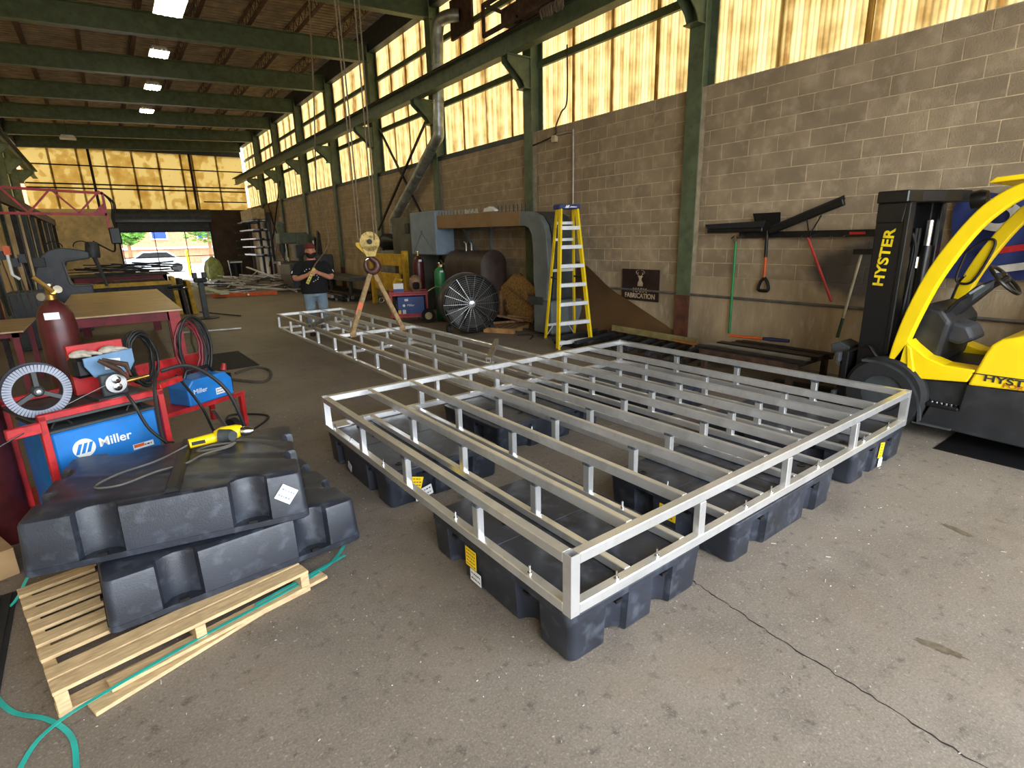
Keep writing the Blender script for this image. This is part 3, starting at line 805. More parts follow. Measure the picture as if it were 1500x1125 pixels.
# drill on top of the upper float
ZT = .122+2*FH+.006
dl = thing('power_drill', 'yellow corded power drill lying on the upper stacked float', 'drill', (.36, 3.52, ZT), .05)
MB().tube([(-.16, 0, .035), (-.02, 0, .04)], [.028, .03], 14).build('handle', yellow, dl, True)
MB().tube([(-.02, .0, .045), (.02, .0, .05), (.10, .0, .05), (.13, 0, .05)], [.034, .045, .042, .03], 16).build('motor_housing', yellow, dl, True)
MB().tube([(.0, -.02, .05), (.05, -.05, .05), (.06, -.075, .05)], [.04, .036, .03], 14).build('gearcase', dkgrey, dl, True)
ck = MB().lathe([(.028, 0), (.03, .02), (.024, .05), (.012, .065), (.012, .07)], 14, (.12, -.02, .048), (.9, -.4, 0)).build('chuck', chrome, dl, True)
MB().box(-.15, -.08, -.031, -.026, .03, .05).build('rating_label', ink, dl)
cpts = catmull([(-.17, 0, .03), (-.25, -.03, .012), (-.36, -.10, .008), (-.52, -.16, .008), (-.62, -.27, .008), (-.52, -.33, .008), (-.36, -.26, .008), (-.22, -.24, .008), (-.12, -.16, .008), (.02, -.13, .008), (.05, -.08, .008), (-.06, -.05, .012), (-.14, -.1, .015), (-.03, -.15, .02), (.06, -.12, .02)], 8)
MB().tube(cpts, .006, 6).build('cord', M('grey_cord', L(96, 92, 86), .6), dl, True)
# teal strapping
def strap(pts, label, w_=.019):
    pts = catmull(pts, 8); mb = MB(); vs_ = []
    for i, p in enumerate(pts):
        d = (pts[min(i+1, len(pts)-1)]-pts[max(i-1, 0)]); d.z = 0; nrm = Vector((-d.y, d.x, 0)).normalized()*w_/2
        vs_ += [p-nrm, p+nrm, p+nrm+Vector((0, 0, .0015)), p-nrm+Vector((0, 0, .0015))]
    n_ = len(pts); fs = [(0, 1, 2, 3), (4*n_-1, 4*n_-2, 4*n_-3, 4*n_-4)]
    for i in range(n_-1):
        for k in range(4): fs.append((4*i+k, 4*i+(k+1) % 4, 4*i+4+(k+1) % 4, 4*i+4+k))
    o = MB().add(vs_, fs).build('plastic_strap', teal); tag(o, label, 'strap')
strap([(-.62, 1.95, .002), (-.56, 2.3, .002), (-.47, 2.40, .03), (-.28, 2.46, .046), (.07, 2.57, .05), (.45, 2.67, .05), (.72, 2.80, .035), (.88, 2.99, .03), (.92, 3.12, .04)], 'long teal plastic strap curving along the floor in front of the pallet')
strap([(-.40, 2.12, .002), (-.42, 2.32, .003), (-.50, 2.48, .005), (-.62, 2.62, .003), (-.70, 2.8, .002)], 'short curl of teal plastic strap by the pallet corner')
strap([(.30, 2.66, .047), (.55, 2.73, .05), (.82, 2.84, .03)], 'teal plastic strap end lying on the loose boards')
strap([(-.95, 3.35, .006), (-.72, 3.5, .006), (-.60, 3.62, .12), (-.35, 3.72, .124)], 'teal plastic strap behind the stacked floats')
# ribbed mat at left edge
mt = thing('rubber_mat', 'black ribbed rubber mat at the left edge beside the pallet', 'mat', (-.95, 2.9, 0), .03)
MB().box(-.22, .27, -.9, .75, 0, .008).build('mat_base', rubber, mt)
for k in range(11): MB().box(-.21+.044*k, -.19+.044*k, -.89, .74, .008, .014).build('rib', rubber, mt)

# ================================================================== WELDER CART
def cyl(loc, r, h, mat, label, valve=True, cap=False, rz=0):
    g = thing('gas_cylinder', label, 'cylinder', loc, rz)
    MB().lathe([(r*.9, 0), (r, .02), (r, h*.86), (r*.93, h*.92), (r*.72, h*.965), (r*.4, h*.99), (r*.3, h)], 32).build('bottle', mat, g, True)
    MB().lathe([(.03, h-.005), (.03, h+.03), (.022, h+.03), (.022, h+.09), (0, h+.09)], 12).build('valve', brass, g, True)
    MB().lathe([(.035, 0), (.035, .015), (0, .016)], 12, (0, 0, h+.09)).build('hand_wheel', chrome, g, True)
    if valve:
        rg_ = MB().tube([(0, -.02, h+.05), (.02, -.09, h+.05), (.03, -.15, h+.06)], .016, 10).build('regulator', brass, g, True)
        MB().lathe([(.025, 0), (.025, .02), (0, .021)], 14, (.05, -.12, h+.07), (.3, -1, .2)).build('gauge', M('gauge_face', L(150, 140, 120), .4, .5), rg_, True)
        MB().lathe([(.025, 0), (.025, .02), (0, .021)], 14, (-.03, -.14, h+.03), (-.4, -1, .1)).build('gauge', M('gauge_face', L(150, 140, 120), .4, .5), rg_, True)
        MB().tube([(.03, -.15, h+.06), (-.05, -.17, h+.16)], .014, 8).build('flow_tube', brass, rg_, True)
    MB().box(-.05, .03, -r*.96, -r*.90, h*.905, h*.94).build('label_sticker', white, g)
    return g
c1 = cyl((-.80, 4.42, 0), .12, 1.52, maroon, 'maroon gas cylinder cut by the left edge of the picture', False)
c2 = cyl((-.35, 4.80, .16), .108, 1.30, maroon, 'maroon gas cylinder with brass regulator behind the wire spool')
# cart frame: front-left corner post at PL, front-right at PR
PL, PR = Vector((-.455, 3.90, 0)), Vector((.125, 4.12, 0))
fx = (PR-PL).normalized(); fy = Vector((-fx.y, fx.x, 0)); ax = math.atan2(fx.y, fx.x); WL = (PR-PL).length
cart = thing('welder_cart', 'red steel welding cart carrying the blue welding machine', 'cart', PL, ax)
ZC = .885
for x in (0, WL):
    MB().box(x-.018, x+.018, -.018, .018, .16, ZC).build('post', red, cart, bev=.003)
    MB().box(x-.018, x+.018, .62, .656, .16, ZC).build('post', red, cart, bev=.003)
for y in (0, .638): MB().box(-.018, WL+.018, y-.018, y+.018, ZC-.03, ZC+.008).build('top_bar', red, cart, bev=.003)
MB().obox((WL+.10, .06, ZC+.02), (.22, .035, .035), Matrix.Rotation(.5, 3, 'Z')).build('handle_bar', red, cart, bev=.003)
MB().box(-.02, WL+.05, -.02, 1.0, .13, .16).build('base_tray', red, cart)
MB().box(-.02, WL+.02, .0, .64, ZC-.05, ZC-.035).build('top_tray', dkgrey, cart)
MB().box(-.17, -.018, -.05, -.015, .80, .86).build('chain_bracket', red, cart, bev=.004)
MB().tube([(-.10, -.06, .83), (-.22, -.08, .79), (-.34, -.05, .74)], .004, 6).build('chain', chrome, cart)
for x, y in ((WL+.16, .35), (-.05, .1), (-.05, .9), (WL+.1, .9)):
    MB().lathe([(.02, -.03), (.095, -.03), (.1, 0), (.095, .03), (.02, .03)], 20, (x, y, .1), (1, 0, 0)).build('wheel', rubber, cart, True)
wm = thing('welding_machine', 'blue welding machine with white lettering in the red cart', 'welder', PL+fx*.02+fy*.03+Vector((0, 0, .16)), ax)
MB().box(.01, WL-.05, 0, .55, 0, .60).build('case', blue, wm, bev=.012)
MB().box(.005, WL-.045, -.005, .555, .60, .618).build('lid', dkgrey, wm, bev=.005)
for x in (.09, WL-.14): MB().tube([(x-.05, .06, .617), (x-.03, .06, .65), (x+.03, .06, .65), (x+.05, .06, .617)], .008, 6).build('lift_eye', steel_dk, wm)
f = .56
ci = MB().lathe([(0, 0), (.058, 0), (.058, .003), (0, .003)], 32, (.15, -.001, .47), (0, -1, 0)).build('logo_disc', white, wm)
mb = MB()
for k in range(3):
    x = .102+k*.028; mb.prism([(x, .44), (x+.018, .44), (x+.042, .50), (x+.024, .50)], 'y', -.0055, -.0035)
mb.build('logo_bars', blue, ci)
text('lettering', 'Miller', .078, white, wm, basis((.315, -.002, .475), (1, 0, 0), (0, 0, 1)), bold=.0012)
sticker(wm, basis((WL-.16, -.001, .385), (1, 0, 0), (0, 0, 1)), .12, .035, wlab, 1); sticker(wm, basis((WL-.185, -.002, .39), (1, 0, 0), (0, 0, 1)), .06, .02, orange, 0)
# wire spool on the cart top
sp = thing('wire_spool', 'round grey wire spool with three spokes on top of the red cart', 'spool', PL+fx*.045+fy*.10+Vector((0, 0, ZC-.035)), ax-.15)
R0 = .155; cz = R0+.002
ax_ = (0, -1, 0)
MB().lathe([(R0*.72, -.05), (R0, -.05), (R0, -.035), (R0*.74, -.035), (R0*.74, .035), (R0, .035), (R0, .05), (R0*.72, .05), (R0*.72, -.05)], 40, (0, .05, cz), ax_).build('rim', M('spool_plastic', L(52, 56, 74), .5, 0, .1, 10), sp, True)
rimw = M('spool_face', L(150, 156, 172), .4, 0, .1, 10)
for k in range(56):
    a = 2*PI*k/56
    MB().obox((math.cos(a)*R0*.86, -.002, cz+math.sin(a)*R0*.86), (R0*.26, .004, .012), Matrix.Rotation(-a, 3, 'Y')).build('rim_rib', rimw, sp)
for k in range(3):
    a = PI/2+2*PI*k/3
    MB().bar((math.cos(a)*.015, 0.01, cz+math.sin(a)*.015), (math.cos(a)*R0*.74, .01, cz+math.sin(a)*R0*.74), .026, .022).build('spoke', dkgrey, sp)
MB().lathe([(.0, 0), (.02, 0), (.032, -.02), (.032, -.05), (0, -.05)], 18, (0, -.02, cz), ax_).build('hub', dkgrey, sp, True)
MB().lathe([(0, 0), (.011, 0), (.011, .01), (0, .011)], 12, (0, -.02, cz), ax_).build('hub_bolt', chrome, sp)
# wire feeder
wfed = thing('wire_feeder', 'open wire feeder with twin drive rolls and blue hinged cover on the red cart', 'wire feeder', PL+fx*.44+fy*.16+Vector((0, 0, ZC-.035)), ax)
MB().box(-.10, .12, .0, .22, 0, .02).build('base_plate', dkgrey, wfed)
MB().box(-.06, .08, .02, .06, .02, .16).build('drive_plate', dkgrey, wfed, bev=.006)
MB().lathe([(.0, 0), (.055, 0), (.06, .02), (.06, .03), (0, .03)], 20, (.01, .02, .10), ax_).build('drive_head', alu_old, wfed, True)
for z in (.078, .125): 
    rl = MB().lathe([(0, 0), (.022, 0), (.024, .012), (.012, .016), (0, .016)], 18, (.012, -.01, z), ax_).build('drive_roll', chrome, wfed, True)
    MB().lathe([(0, 0), (.008, 0), (.008, .004), (0, .004)], 10, (.012, -.026, z), ax_).build('roll_screw', steel_bk, rl)
MB().tube([(.07, 0, .10), (.14, -.005, .105), (.2, -.01, .11)], [.016, .013, .012], 10).build('outlet_guide', brass, wfed, True)
MB().tube([(-.05, 0, .10), (-.30, -.03, .03)], .0025, 6).build('welding_wire', alu_old, wfed)
cv = MB(); cv.prism([(-.10, .22), (-.06, .14), (.14, .14), (.18, .2), (.18, .29), (-.10, .27)], 'y', .10, .115); cv.build('hinged_cover', M('faded_blue', L(112, 152, 190), .5, 0, .15, 8), wfed, bev=.003)
MB().obox((.05, .095, .21), (.09, .002, .07), Matrix.Rotation(.1, 3, 'Y')).build('label_sticker', wlab, wfed)
MB().box(-.14, .0, .14, .26, .14, .27).build('motor', steel_bk, wfed, bev=.02)
MB().box(-.13, .18, .24, .28, .02, .34).build('back_panel', red, wfed)
# gloves and tools heaped on the feeder
gl = thing('work_gloves', 'pair of dirty white work gloves heaped above the blue feeder cover', 'gloves', PL+fx*.42+fy*.36+Vector((0, 0, ZC+.22)), ax)
glm = M('glove_leather', L(196, 186, 170), .9, 0, .2, 20)
for dx, a in ((-.06, .3), (.10, -.4)):
    mb = MB(); mb.ball((dx, 0, .03), (.06, .04, .03), 10)
    for k in range(4): mb.tube([(dx+.03, -.024+.016*k, .035), (dx+.08, -.03+.02*k, .03), (dx+.11, -.034+.022*k, .015)], [.012, .011, .007], 6)
    mb.tube([(dx, -.03, .03), (dx+.04, -.06, .02)], [.013, .008], 6)
    mb.build('glove', glm, gl, True)
clp = thing('ground_clamp', 'brown welding ground clamp lying over the blue feeder cover', 'clamp', PL+fx*.46+fy*.13+Vector((0, 0, ZC+.08)), ax)
MB().tube([(-.08, .02, .15), (0, -.02, .08), (.05, -.03, .01)], [.012, .02, .006], 8).build('jaw', rusty, clp, True)
MB().tube([(-.06, .02, .15), (.05, -.015, .10), (.06, -.03, .03)], [.012, .02, .006], 8).build('jaw', rusty, clp, True)
# blue suitcase welder on the floor cart behind
bw_ = thing('portable_welder', 'small blue portable welder with black handle behind the red cart', 'welder', (.47, 5.55, .42), .55)
MB().prism([(-.2, 0), (.26, 0), (.26, .16), (.20, .23), (-.14, .23), (-.2, .16)], 'y', -.13, .13).build('case', blue, bw_, bev=.015, seg=2)
MB().tube([(-.12, 0, .23), (-.09, 0, .29), (.13, 0, .29), (.18, 0, .23)], .016, 8).build('handle', steel_bk, bw_, True)
MB().box(.26, .275, -.11, .11, .02, .2).build('front_panel', steel_bk, bw_)
MB().lathe([(.03, 0), (.02, .06), (0, .07)], 10, (.27, -.02, .22), (.3, 0, 1)).build('red_knob', red, bw_, True)
text('lettering', 'Miller', .06, white, bw_, basis((-.08, -.131, .12), (1, 0, 0), (0, 0, 1)))
sticker(bw_, basis((.12, -.131, .07), (1, 0, 0), (0, 0, 1)), .1, .06, wlab, 2)
st = thing('red_toolbox_cart', 'low red steel cart behind the welding machine, under the small blue welder', 'cart', (.32, 5.55, 0), .5)
MB().box(-.5, .5, -.2, .3, .38, .42).build('shelf', red, st)
for x in (-.47, .47):
    for y in (-.18, .28): MB().box(x-.02, x+.02, y-.02, y+.02, .08, .78 if y > 0 else .38).build('post', red, st)
MB().box(-.5, .5, .27, .3, .6, .78).build('back_panel', red, st)
for x in (-.4, .4): MB().lathe([(.02, -.025), (.08, -.03), (.08, .03), (.02, .025)], 16, (x, -.1, .08), (1, 0, 0)).build('wheel', rubber, st, True)
wh = thing('wheel_and_lever', 'flat grey lever bar on a rubber wheel at the front of the cart', 'wheel', (.60, 5.05, 0), .9)
MB().lathe([(.02, -.03), (.12, -.035), (.125, 0), (.12, .035), (.02, .03)], 24, (0, 0, .125), (0, 1, 0)).build('tyre', rubber, wh, True)
MB().lathe([(0, 0), (.045, 0), (.045, .02), (0, .021)], 16, (0, -.035, .125), (0, -1, 0)).build('hub', alu_old, wh, True)
MB().bar((0, -.06, .12), (-.25, -.05, .50), .035, .008).build('lever', alu_old, wh)
# coils of welding cable
def coil(cx, cy, cz, r, n, label, mat=cable_bk, rr=.009, vert=True, az=0.5):
    g = thing('cable_coil', label, 'cable', (cx, cy, cz), az)
    for k in range(n):
        rk = r*random.uniform(.82, 1.08); off = (k-n/2)*.016; pts = []
        for i in range(24):
            a = 2*PI*i/24; pts.append((math.cos(a)*rk*.55+random.uniform(-.005, .005), off+random.uniform(-.006, .006), math.sin(a)*rk*1.1) if vert else (math.cos(a)*rk, math.sin(a)*rk*.8, off*.4+.02))
        MB().tube(catmull(pts, 2, True), rr, 6, True).build('cable_loop', mat, g, True)
    return g
coil(.08, 5.35, .90, .20, 8, 'coil of black welding cable hanging on the red table edge')
coil(.50, 5.75, .86, .26, 6, 'looped black and red cables at the right end of the red cart', cable_bk, .010)
coil(.46, 5.72, .88, .24, 2, 'red welding cable loop beside the black cables', M('red_cable', L(120, 26, 34), .55), .011)
def wire(pts, r, mat, label, name='cable'):
    o = MB().tube(catmull(pts, 8), r, 7).build(name, mat, None, True); tag(o, label, 'cable'); return o
wire([(.16, 4.2, .99), (.34, 4.22, .99), (.52, 4.15, .80), (.62, 4.20, .42), (.72, 4.5, .1), (.85, 4.7, .02), (.6, 4.9, .015)], .013, cable_bk, 'thick black torch cable arching from the wire feeder to the floor')
wire([(.13, 4.16, 1.0), (.10, 4.02, .9), (.09, 4.0, .6), (.14, 3.95, .56)], .012, cable_bk, 'black cable hanging down over the blue machine at its right edge')
wire([(-.05, 4.02, .92), (-.02, 3.97, .85), (.03, 3.97, .68), (.12, 3.98, .55)], .010, cable_bk, 'black cable curving down the front of the blue machine')
wire([(.30, 5.2, .75), (.42, 5.0, .5), (.55, 5.2, .1), (.85, 5.6, .012), (1.1, 6.0, .012), (.8, 6.3, .012), (.7, 6.05, .012)], .011, cable_bk, 'black cable lying on the floor behind the stacked floats')
wire([(1.35, 15.2, .9), (1.3, 14.2, .3), (1.05, 12, .012), (.95, 10.6, .02), (.75, 9.3, .025), (.75, 8.4, .025), (1.0, 8.15, .02), (1.4, 7.6, .012), (1.62, 8.2, .012), (1.5, 8.6, .012), (1.2, 8.4, .012)], .02, M('dusty_cable', L(84, 78, 68), .8), 'long dusty cable snaking over the floor and rubber mat')
am = thing('floor_mat', 'dark ribbed floor mat lying in front of the welding table', 'mat', (1.18, 9.5, 0), .03)
MB().box(-.4, .4, -.72, .72, 0, .01).build('mat_base', rubber, am)
for k in range(19): MB().box(-.385+.041*k, -.365+.041*k, -.71, .71, .01, .015).build('rib', rubber, am)

cx_ = thing('cardboard_box', 'tan cardboard box at the left edge behind the stacked floats', 'box', (-.95, 3.95, 0), .35)
kraft = M('cardboard', L(176, 142, 100), .85, 0, .12, 6)
MB().box(-.2, .2, -.15, .15, 0, .16).build('carton', kraft, cx_, bev=.003)
MB().box(-.2, .0, -.152, .152, .16, .166).build('flap', kraft, cx_); MB().box(.004, .2, -.152, .152, .16, .166).build('flap', kraft, cx_)
# ================================================================== LEFT SIDE
def table(name, label, x0, x1, y0, y1, z, topm, legm, th=.02, leg=.09, skirt=.1):
    r = thing(name, label, 'table', ((x0+x1)/2, (y0+y1)/2, 0)); o_ = r.location
    MB(o_).box(x0, x1, y0, y1, z-th, z).build('table_top', topm, r, bev=.003)
    for x in (x0+.06, x1-.06-leg):
        for y in (y0+.05, y1-.05-leg): MB(o_).box(x, x+leg, y, y+leg, 0, z-th).build('leg', legm, r)
    if skirt:
        for y in (y0+.05, y1-.05-.06): MB(o_).box(x0+.06, x1-.06, y, y+.06, z-th-skirt, z-th).build('apron', legm, r)
        for x in (x0+.06, x1-.12): MB(o_).box(x, x+.06, y0+.05, y1-.05, z-th-skirt, z-th).build('side_rail', legm, r)
    return r
plate = M('worn_steel_plate', L(206, 178, 136), .34, .15, .2, 2.5, stretch=(1, 6, 1), col3=L(96, 82, 62), scale3=5, amt3=.6)
wt = table('welding_table', 'large welding table with worn steel top and red frame behind the welder', -.72, .78, 9.45, 14.4, .88, plate, dkred, .025, .14, .13)
MB(wt.location).box(.60, .74, 9.46, 9.62, .0, .86).build('end_plate', red, wt)
table('side_table', 'smaller steel table at the far left beside the welding table', -2.0, -.95, 8.6, 10.2, .86, plate, dkred, .02, .06, .06)
tb = table('red_layout_bench', 'dark red bench piled with scrap bars in front of the back doorway', -.95, 1.35, 18.2, 20.2, 1.05, steel_dk, dkred, .03, .1, .16)
GS = 'scrap bars piled on the red bench'
for k in range(34):
    cx, cy = random.uniform(-.4, 1.3), random.uniform(18.5, 19.6); a = random.gauss(.12, .3); l = random.uniform(.5, 1.5); z = 1.08+.038*(k//5)
    t_ = random.uniform(-.10, .06)
    p = Vector((cx-math.cos(a)*l/2, cy-math.sin(a)*l/2, z-t_*l/2)); q = Vector((cx+math.cos(a)*l/2, cy+math.sin(a)*l/2, z+t_*l/2))
    p.z = max(p.z, 1.08); q.z = max(q.z, 1.08)
    o = MB((cx, cy, z)).bar(p, q, random.uniform(.02, .05), random.uniform(.015, .04)).build('scrap_bar', steel_dk if k % 3 else steel_bk); o.location = (cx, cy, z)
    tag(o, 'dark steel offcut in the heap on the red bench', 'bar', GS)
# C-frame punch press
cpm = M('press_paint', L(74, 80, 88), .45, 0, .15, 4, col3=L(48, 44, 44), scale3=7, amt3=.5)
cpz = thing('punch_press', 'big grey C-frame punch press behind the welding table', 'press', (-.85, 15.6, 0)); o_ = cpz.location
outer = [(-1.28, 0), (-1.30, 1.0), (-1.28, 1.28), (-1.2, 1.52), (-1.1, 1.67), (-.95, 1.77), (-.76, 1.81), (-.42, 1.75), (-.30, 1.70), (-.30, 1.56), (-.72, 1.50), (-.76, 1.4), (-.75, 1.2), (-.70, 1.03), (-.36, 1.0), (-.36, .8), (-.5, .7), (-.5, 0)]
MB(o_).prism(outer, 'y', 15.35, 15.85).build('c_frame', cpm, cpz, bev=.02, seg=2)
MB(o_).tube([(-.33, 15.3, 1.60), (-.72, 15.3, 1.55), (-.77, 15.3, 1.5), (-.73, 15.3, 1.06), (-.68, 15.3, 1.0), (-.40, 15.3, .98)], .018, 8).build('guard_bar', M('pale_grey', L(120, 126, 126), .5), cpz, True)
MB(o_).lathe([(0, 0), (.13, 0), (.14, .05), (.13, .3), (.1, .34), (0, .34)], 18, (-.24, 15.6, 1.58), (.1, 0, 1)).build('ram_head', dkgrey, cpz, True)
MB(o_).tube([(-.22, 15.6, 1.6), (-.14, 15.55, 1.2), (-.1, 15.5, .95)], [.05, .035, .03], 8).build('ram', dkgrey, cpz, True)
MB(o_).box(-1.27, -1.06, 15.30, 15.345, 1.42, 1.62).build('cover_plate', dkgrey, cpz, bev=.01)
for x in (-.86, -.4):
    MB(o_).tube([(x+.14*math.cos(a), 15.33, 1.82+.12*math.sin(a)) for a in [PI*i/10 for i in range(11)]], .012, 6).build('hose_loop', cable_bk, cpz, True)
wire([(-.18, 15.6, 1.93), (.02, 15.5, 1.78), (.16, 15.4, 1.7), (.2, 15.2, 1.85), (.2, 15.1, 2.1)], .018, cable_bk, 'black hose from the punch press head up to the jib box')
# red jib boom
jb_ = thing('jib_boom', 'red lattice jib boom reaching over the punch press', 'crane', (-1.9, 14.9, 0)); o_ = jb_.location
MB(o_).bar((-1.95, 14.9, 0), (-1.95, 14.9, 3.3), .14).build('mast', dkred, jb_)
for (z0_, z1_) in ((3.0, 2.9), (2.50, 2.47)): MB(o_).bar((-1.95, 14.9, z0_), (.17, 14.9, z1_), .05).build('chord', red, jb_)
xs = [-1.9, -1.45, -1.1, -.7, -.3, .12]
for i in range(5):
    a, b_ = (2.98, 2.5) if i % 2 else (2.5, 2.95)
    MB(o_).bar((xs[i], 14.9, a), (xs[i+1], 14.9, b_), .035).build('lattice_bar', red, jb_)
MB(o_).bar((.16, 14.9, 2.92), (.16, 14.9, 2.15), .05).build('end_post', red, jb_)
MB(o_).prism([(.16, 2.72), (.16, 2.47), (-.1, 2.47)], 'y', 14.89, 14.91).build('gusset', red, jb_)
bx_ = MB(o_).box(.14, .34, 14.8, 15.0, 1.86, 2.2).build('feeder_box', steel_bk, jb_, bev=.02)
for k in range(3): MB(o_).tube(catmull([(.14, 14.9, 2.93), (.28+.03*k, 14.88, 2.7), (.24+.02*k, 14.88, 2.4), (.26, 14.88, 2.2)], 6), .014, 6).build('hose', cable_bk, bx_, True)
# clamp rack on the left wall
cr = thing('clamp_rack', 'rack post hung with orange and dark clamps at the far left', 'rack', (-1.35, 10.6, 0)); o_ = cr.location
MB(o_).bar((-1.42, 10.8, 0), (-1.42, 10.8, 2.05), .06).build('post', steel_dk, cr)
for k in range(9):
    x = -1.55+.07*k; z = 1.5+random.uniform(-.1, .25)
    c_ = MB(o_).bar((x, 10.55, z), (x+.06, 10.5, z-random.uniform(.6, 1.1)), .03, .015).build('clamp_bar', rusty if k % 2 else steel_dk, cr)
    MB(o_).box(x-.03, x+.05, 10.48, 10.6, z-.02, z+.1).build('clamp_jaw', steel_bk if k % 3 else orange, c_)
for k, (x, z) in enumerate(((-1.6, 1.95), (-1.45, 1.9), (-1.55, 2.1))):
    MB(o_).box(x-.06, x+.06, 10.5, 10.62, z-.1, z+.1).build('orange_clamp', M('faded_orange', L(176, 84, 52), .7, 0, .2, 9), cr, bev=.03)
MB(o_).tube([(-1.12, 10.5, 1.75), (-1.12, 10.5, 1.45), (-1.05, 10.5, 1.38)], .02, 8).build('pipe_handle', white, cr, True)
hr = thing('hose_reel', 'black hose reel on the cream wall at the left edge', 'reel', (-1.75, 10.6, 1.2))
MB().lathe([(.05, -.08), (.26, -.08), (.26, -.06), (.15, -.05), (.15, .05), (.26, .06), (.26, .08), (.05, .08)], 24, (0, 0, 0), (.4, -1, 0)).build('reel', steel_bk, hr, True)
MB().box(-.05, .05, 0, .1, -1.2, 0).build('stand', red, hr)
dc = thing('grey_cabinet', 'dark grey cabinet standing behind the left cylinder', 'cabinet', (-1.25, 13.4, 0)); MB().box(-.3, .3, -.3, .3, 0, 1.05).build('body', dkgrey, dc, bev=.01); MB().box(-.27, .27, -.315, -.3, .05, 1.0).build('door', dkgrey, dc, bev=.005)
# yellow shear bed and panels
sh = thing('yellow_shear', 'yellow trimmed plate shear behind the welding table', 'shear', (.35, 16.4, 0)); o_ = sh.location
MB(o_).box(-.45, 1.2, 16.3, 16.9, .5, .86).build('bed', steel_dk, sh); MB(o_).box(-.45, 1.25, 16.2, 16.3, .86, .95).build('yellow_trim', dkyellow, sh)
for x in (-.4, 1.1): MB(o_).box(x, x+.1, 16.4, 16.8, 0, .5).build('leg', steel_dk, sh)
MB(o_).box(-.3, 1.1, 16.4, 16.8, .86, 1.0).build('hold_down', rusty, sh)
for i in range(3):
    o = MB((1.36+.16*i, 17.4-.1*i, 0)).prism([(1.30+.16*i, 0), (1.42+.16*i, 0), (1.36+.16*i, 1.0-.06*i), (1.26+.16*i, 1.0-.06*i)], 'y', 17.0-.1*i, 17.8-.1*i).build('yellow_guard_panel', dkyellow if i != 1 else steel_dk, None, bev=.01); o.location = (1.36+.16*i, 17.4-.1*i, 0)
    tag(o, ('yellow guard panel leaning nearest the welding table', 'dark guard panel leaning between two yellow ones', 'yellow guard panel nearest the vise stand')[i], 'panel')
vz = thing('vise_stand', 'dark bench vise on a steel post beside the yellow panels', 'vise', (1.78, 15.6, 0))
MB().box(-.06, .06, -.06, .06, .02, .9).build('post', dkgrey, vz, bev=.01); MB().lathe([(.3, 0), (.3, .02), (0, .021)], 20).build('foot_plate', steel_dk, vz)
MB().box(-.14, .14, -.1, .1, .9, 1.0).build('vise_body', steel_dk, vz, bev=.02); MB().box(-.16, -.06, -.09, .09, 1.0, 1.14).build('jaw', steel_bk, vz, bev=.01); MB().box(.05, .15, -.09, .09, 1.0, 1.14).build('jaw', steel_bk, vz, bev=.01)
MB().tube([(.2, -.15, .95), (.2, .15, .95)], .012, 6).build('vise_handle', chrome, vz)
gd = thing('angle_grinder', 'angle grinder with a cable resting near the vise post foot', 'grinder', (1.12, 13.6, .9), .4)
MB().tube([(-.2, 0, .05), (0, 0, .05), (.1, 0, .05)], [.03, .04, .045], 12).build('body', steel_bk, gd, True); MB().lathe([(.065, 0), (.065, .01), (0, .011)], 20, (.12, 0, .02), (0, 0, 1)).build('disc', chrome, gd)
MB().box(-.25, .2, -.02, .02, -.02, .0).build('rest_bracket', steel_dk, gd)

# ================================================================== BACK RIGHT: scrap heap, rack, machines
GP = 'aluminium offcuts heaped at the back right'
shiny = M('scrap_aluminium', (.78, .8, .84), .4, .35, .15, 6)
for k in range(74):
    cx, cy = random.uniform(3.4, 6.4), random.uniform(21.3, 29.5)
    if cx+cy*.18 < 7.6: cx += 1.0
    a = random.gauss(1.9, .55); l = random.uniform(.6, 2.3); hh = max(.0, 1-((cx-5.4)/1.8)**2)*max(0, 1-((cy-26)/5)**2)
    z = .04+random.random()*.5*hh; t_ = random.uniform(-.12, .12)
    p = Vector((cx-math.cos(a)*l/2, cy-math.sin(a)*l/2, max(.03, z-t_*l/2))); q = Vector((cx+math.cos(a)*l/2, cy+math.sin(a)*l/2, max(.03, z+t_*l/2)))
    o = MB((cx, cy, 0)).bar(p, q, random.uniform(.03, .11), random.uniform(.015, .05)).build('offcut_bar', (shiny, shiny, alu_old, steel_dk, steel_bk)[k % 5]); o.location = (cx, cy, 0)
    tag(o, 'loose metal offcut in the heap at the back right', 'bar', GP)
for nm, p, q, w_, h, m_, lb in (('orange_beam', (2.75, 21.6, .07), (4.75, 20.9, .07), .1, .13, orange, 'orange painted steel beam on the floor in front of the scrap heap'),
    ('pale_channel', (2.55, 24.0, .3), (3.05, 20.9, .16), .28, .05, M('pale_green_paint', L(196, 210, 190), .6), 'pale green channel propped on the orange beam'),
    ('bright_bar', (3.9, 24.4, .22), (5.1, 21.4, .12), .1, .06, shiny, 'long bright bar sticking out of the scrap heap'),
    ('bright_bar', (3.1, 23.0, .12), (3.75, 21.2, .12), .07, .04, shiny, 'short bright bar lying beside the pale green channel'),
    ('bright_bar', (4.7, 25.4, .85), (5.35, 23.6, .45), .09, .04, white, 'white bar standing up out of the scrap heap'),
    ('long_pipe', (1.8, 17.0, .03), (2.5, 15.2, .03), .03, .03, steel_dk, 'thin dark pipe lying on the floor by the vise stand'),
    ('long_pipe', (.85, 13.2, .03), (2.1, 12.9, .03), .035, .035, alu_old, 'thin pale pipe lying on the floor beyond the welding table')):
    o = MB(((p[0]+q[0])/2, (p[1]+q[1])/2, 0)).bar(p, q, w_, h, up=(0, 0, 1)).build(nm, m_, None, bev=.006); o.location = ((p[0]+q[0])/2, (p[1]+q[1])/2, 0); tag(o, lb, 'bar')
rk = thing('bar_rack', 'cantilever rack of metal bars against the wall near the back corner', 'rack', (6.7, 33.2, 0)); o_ = rk.location
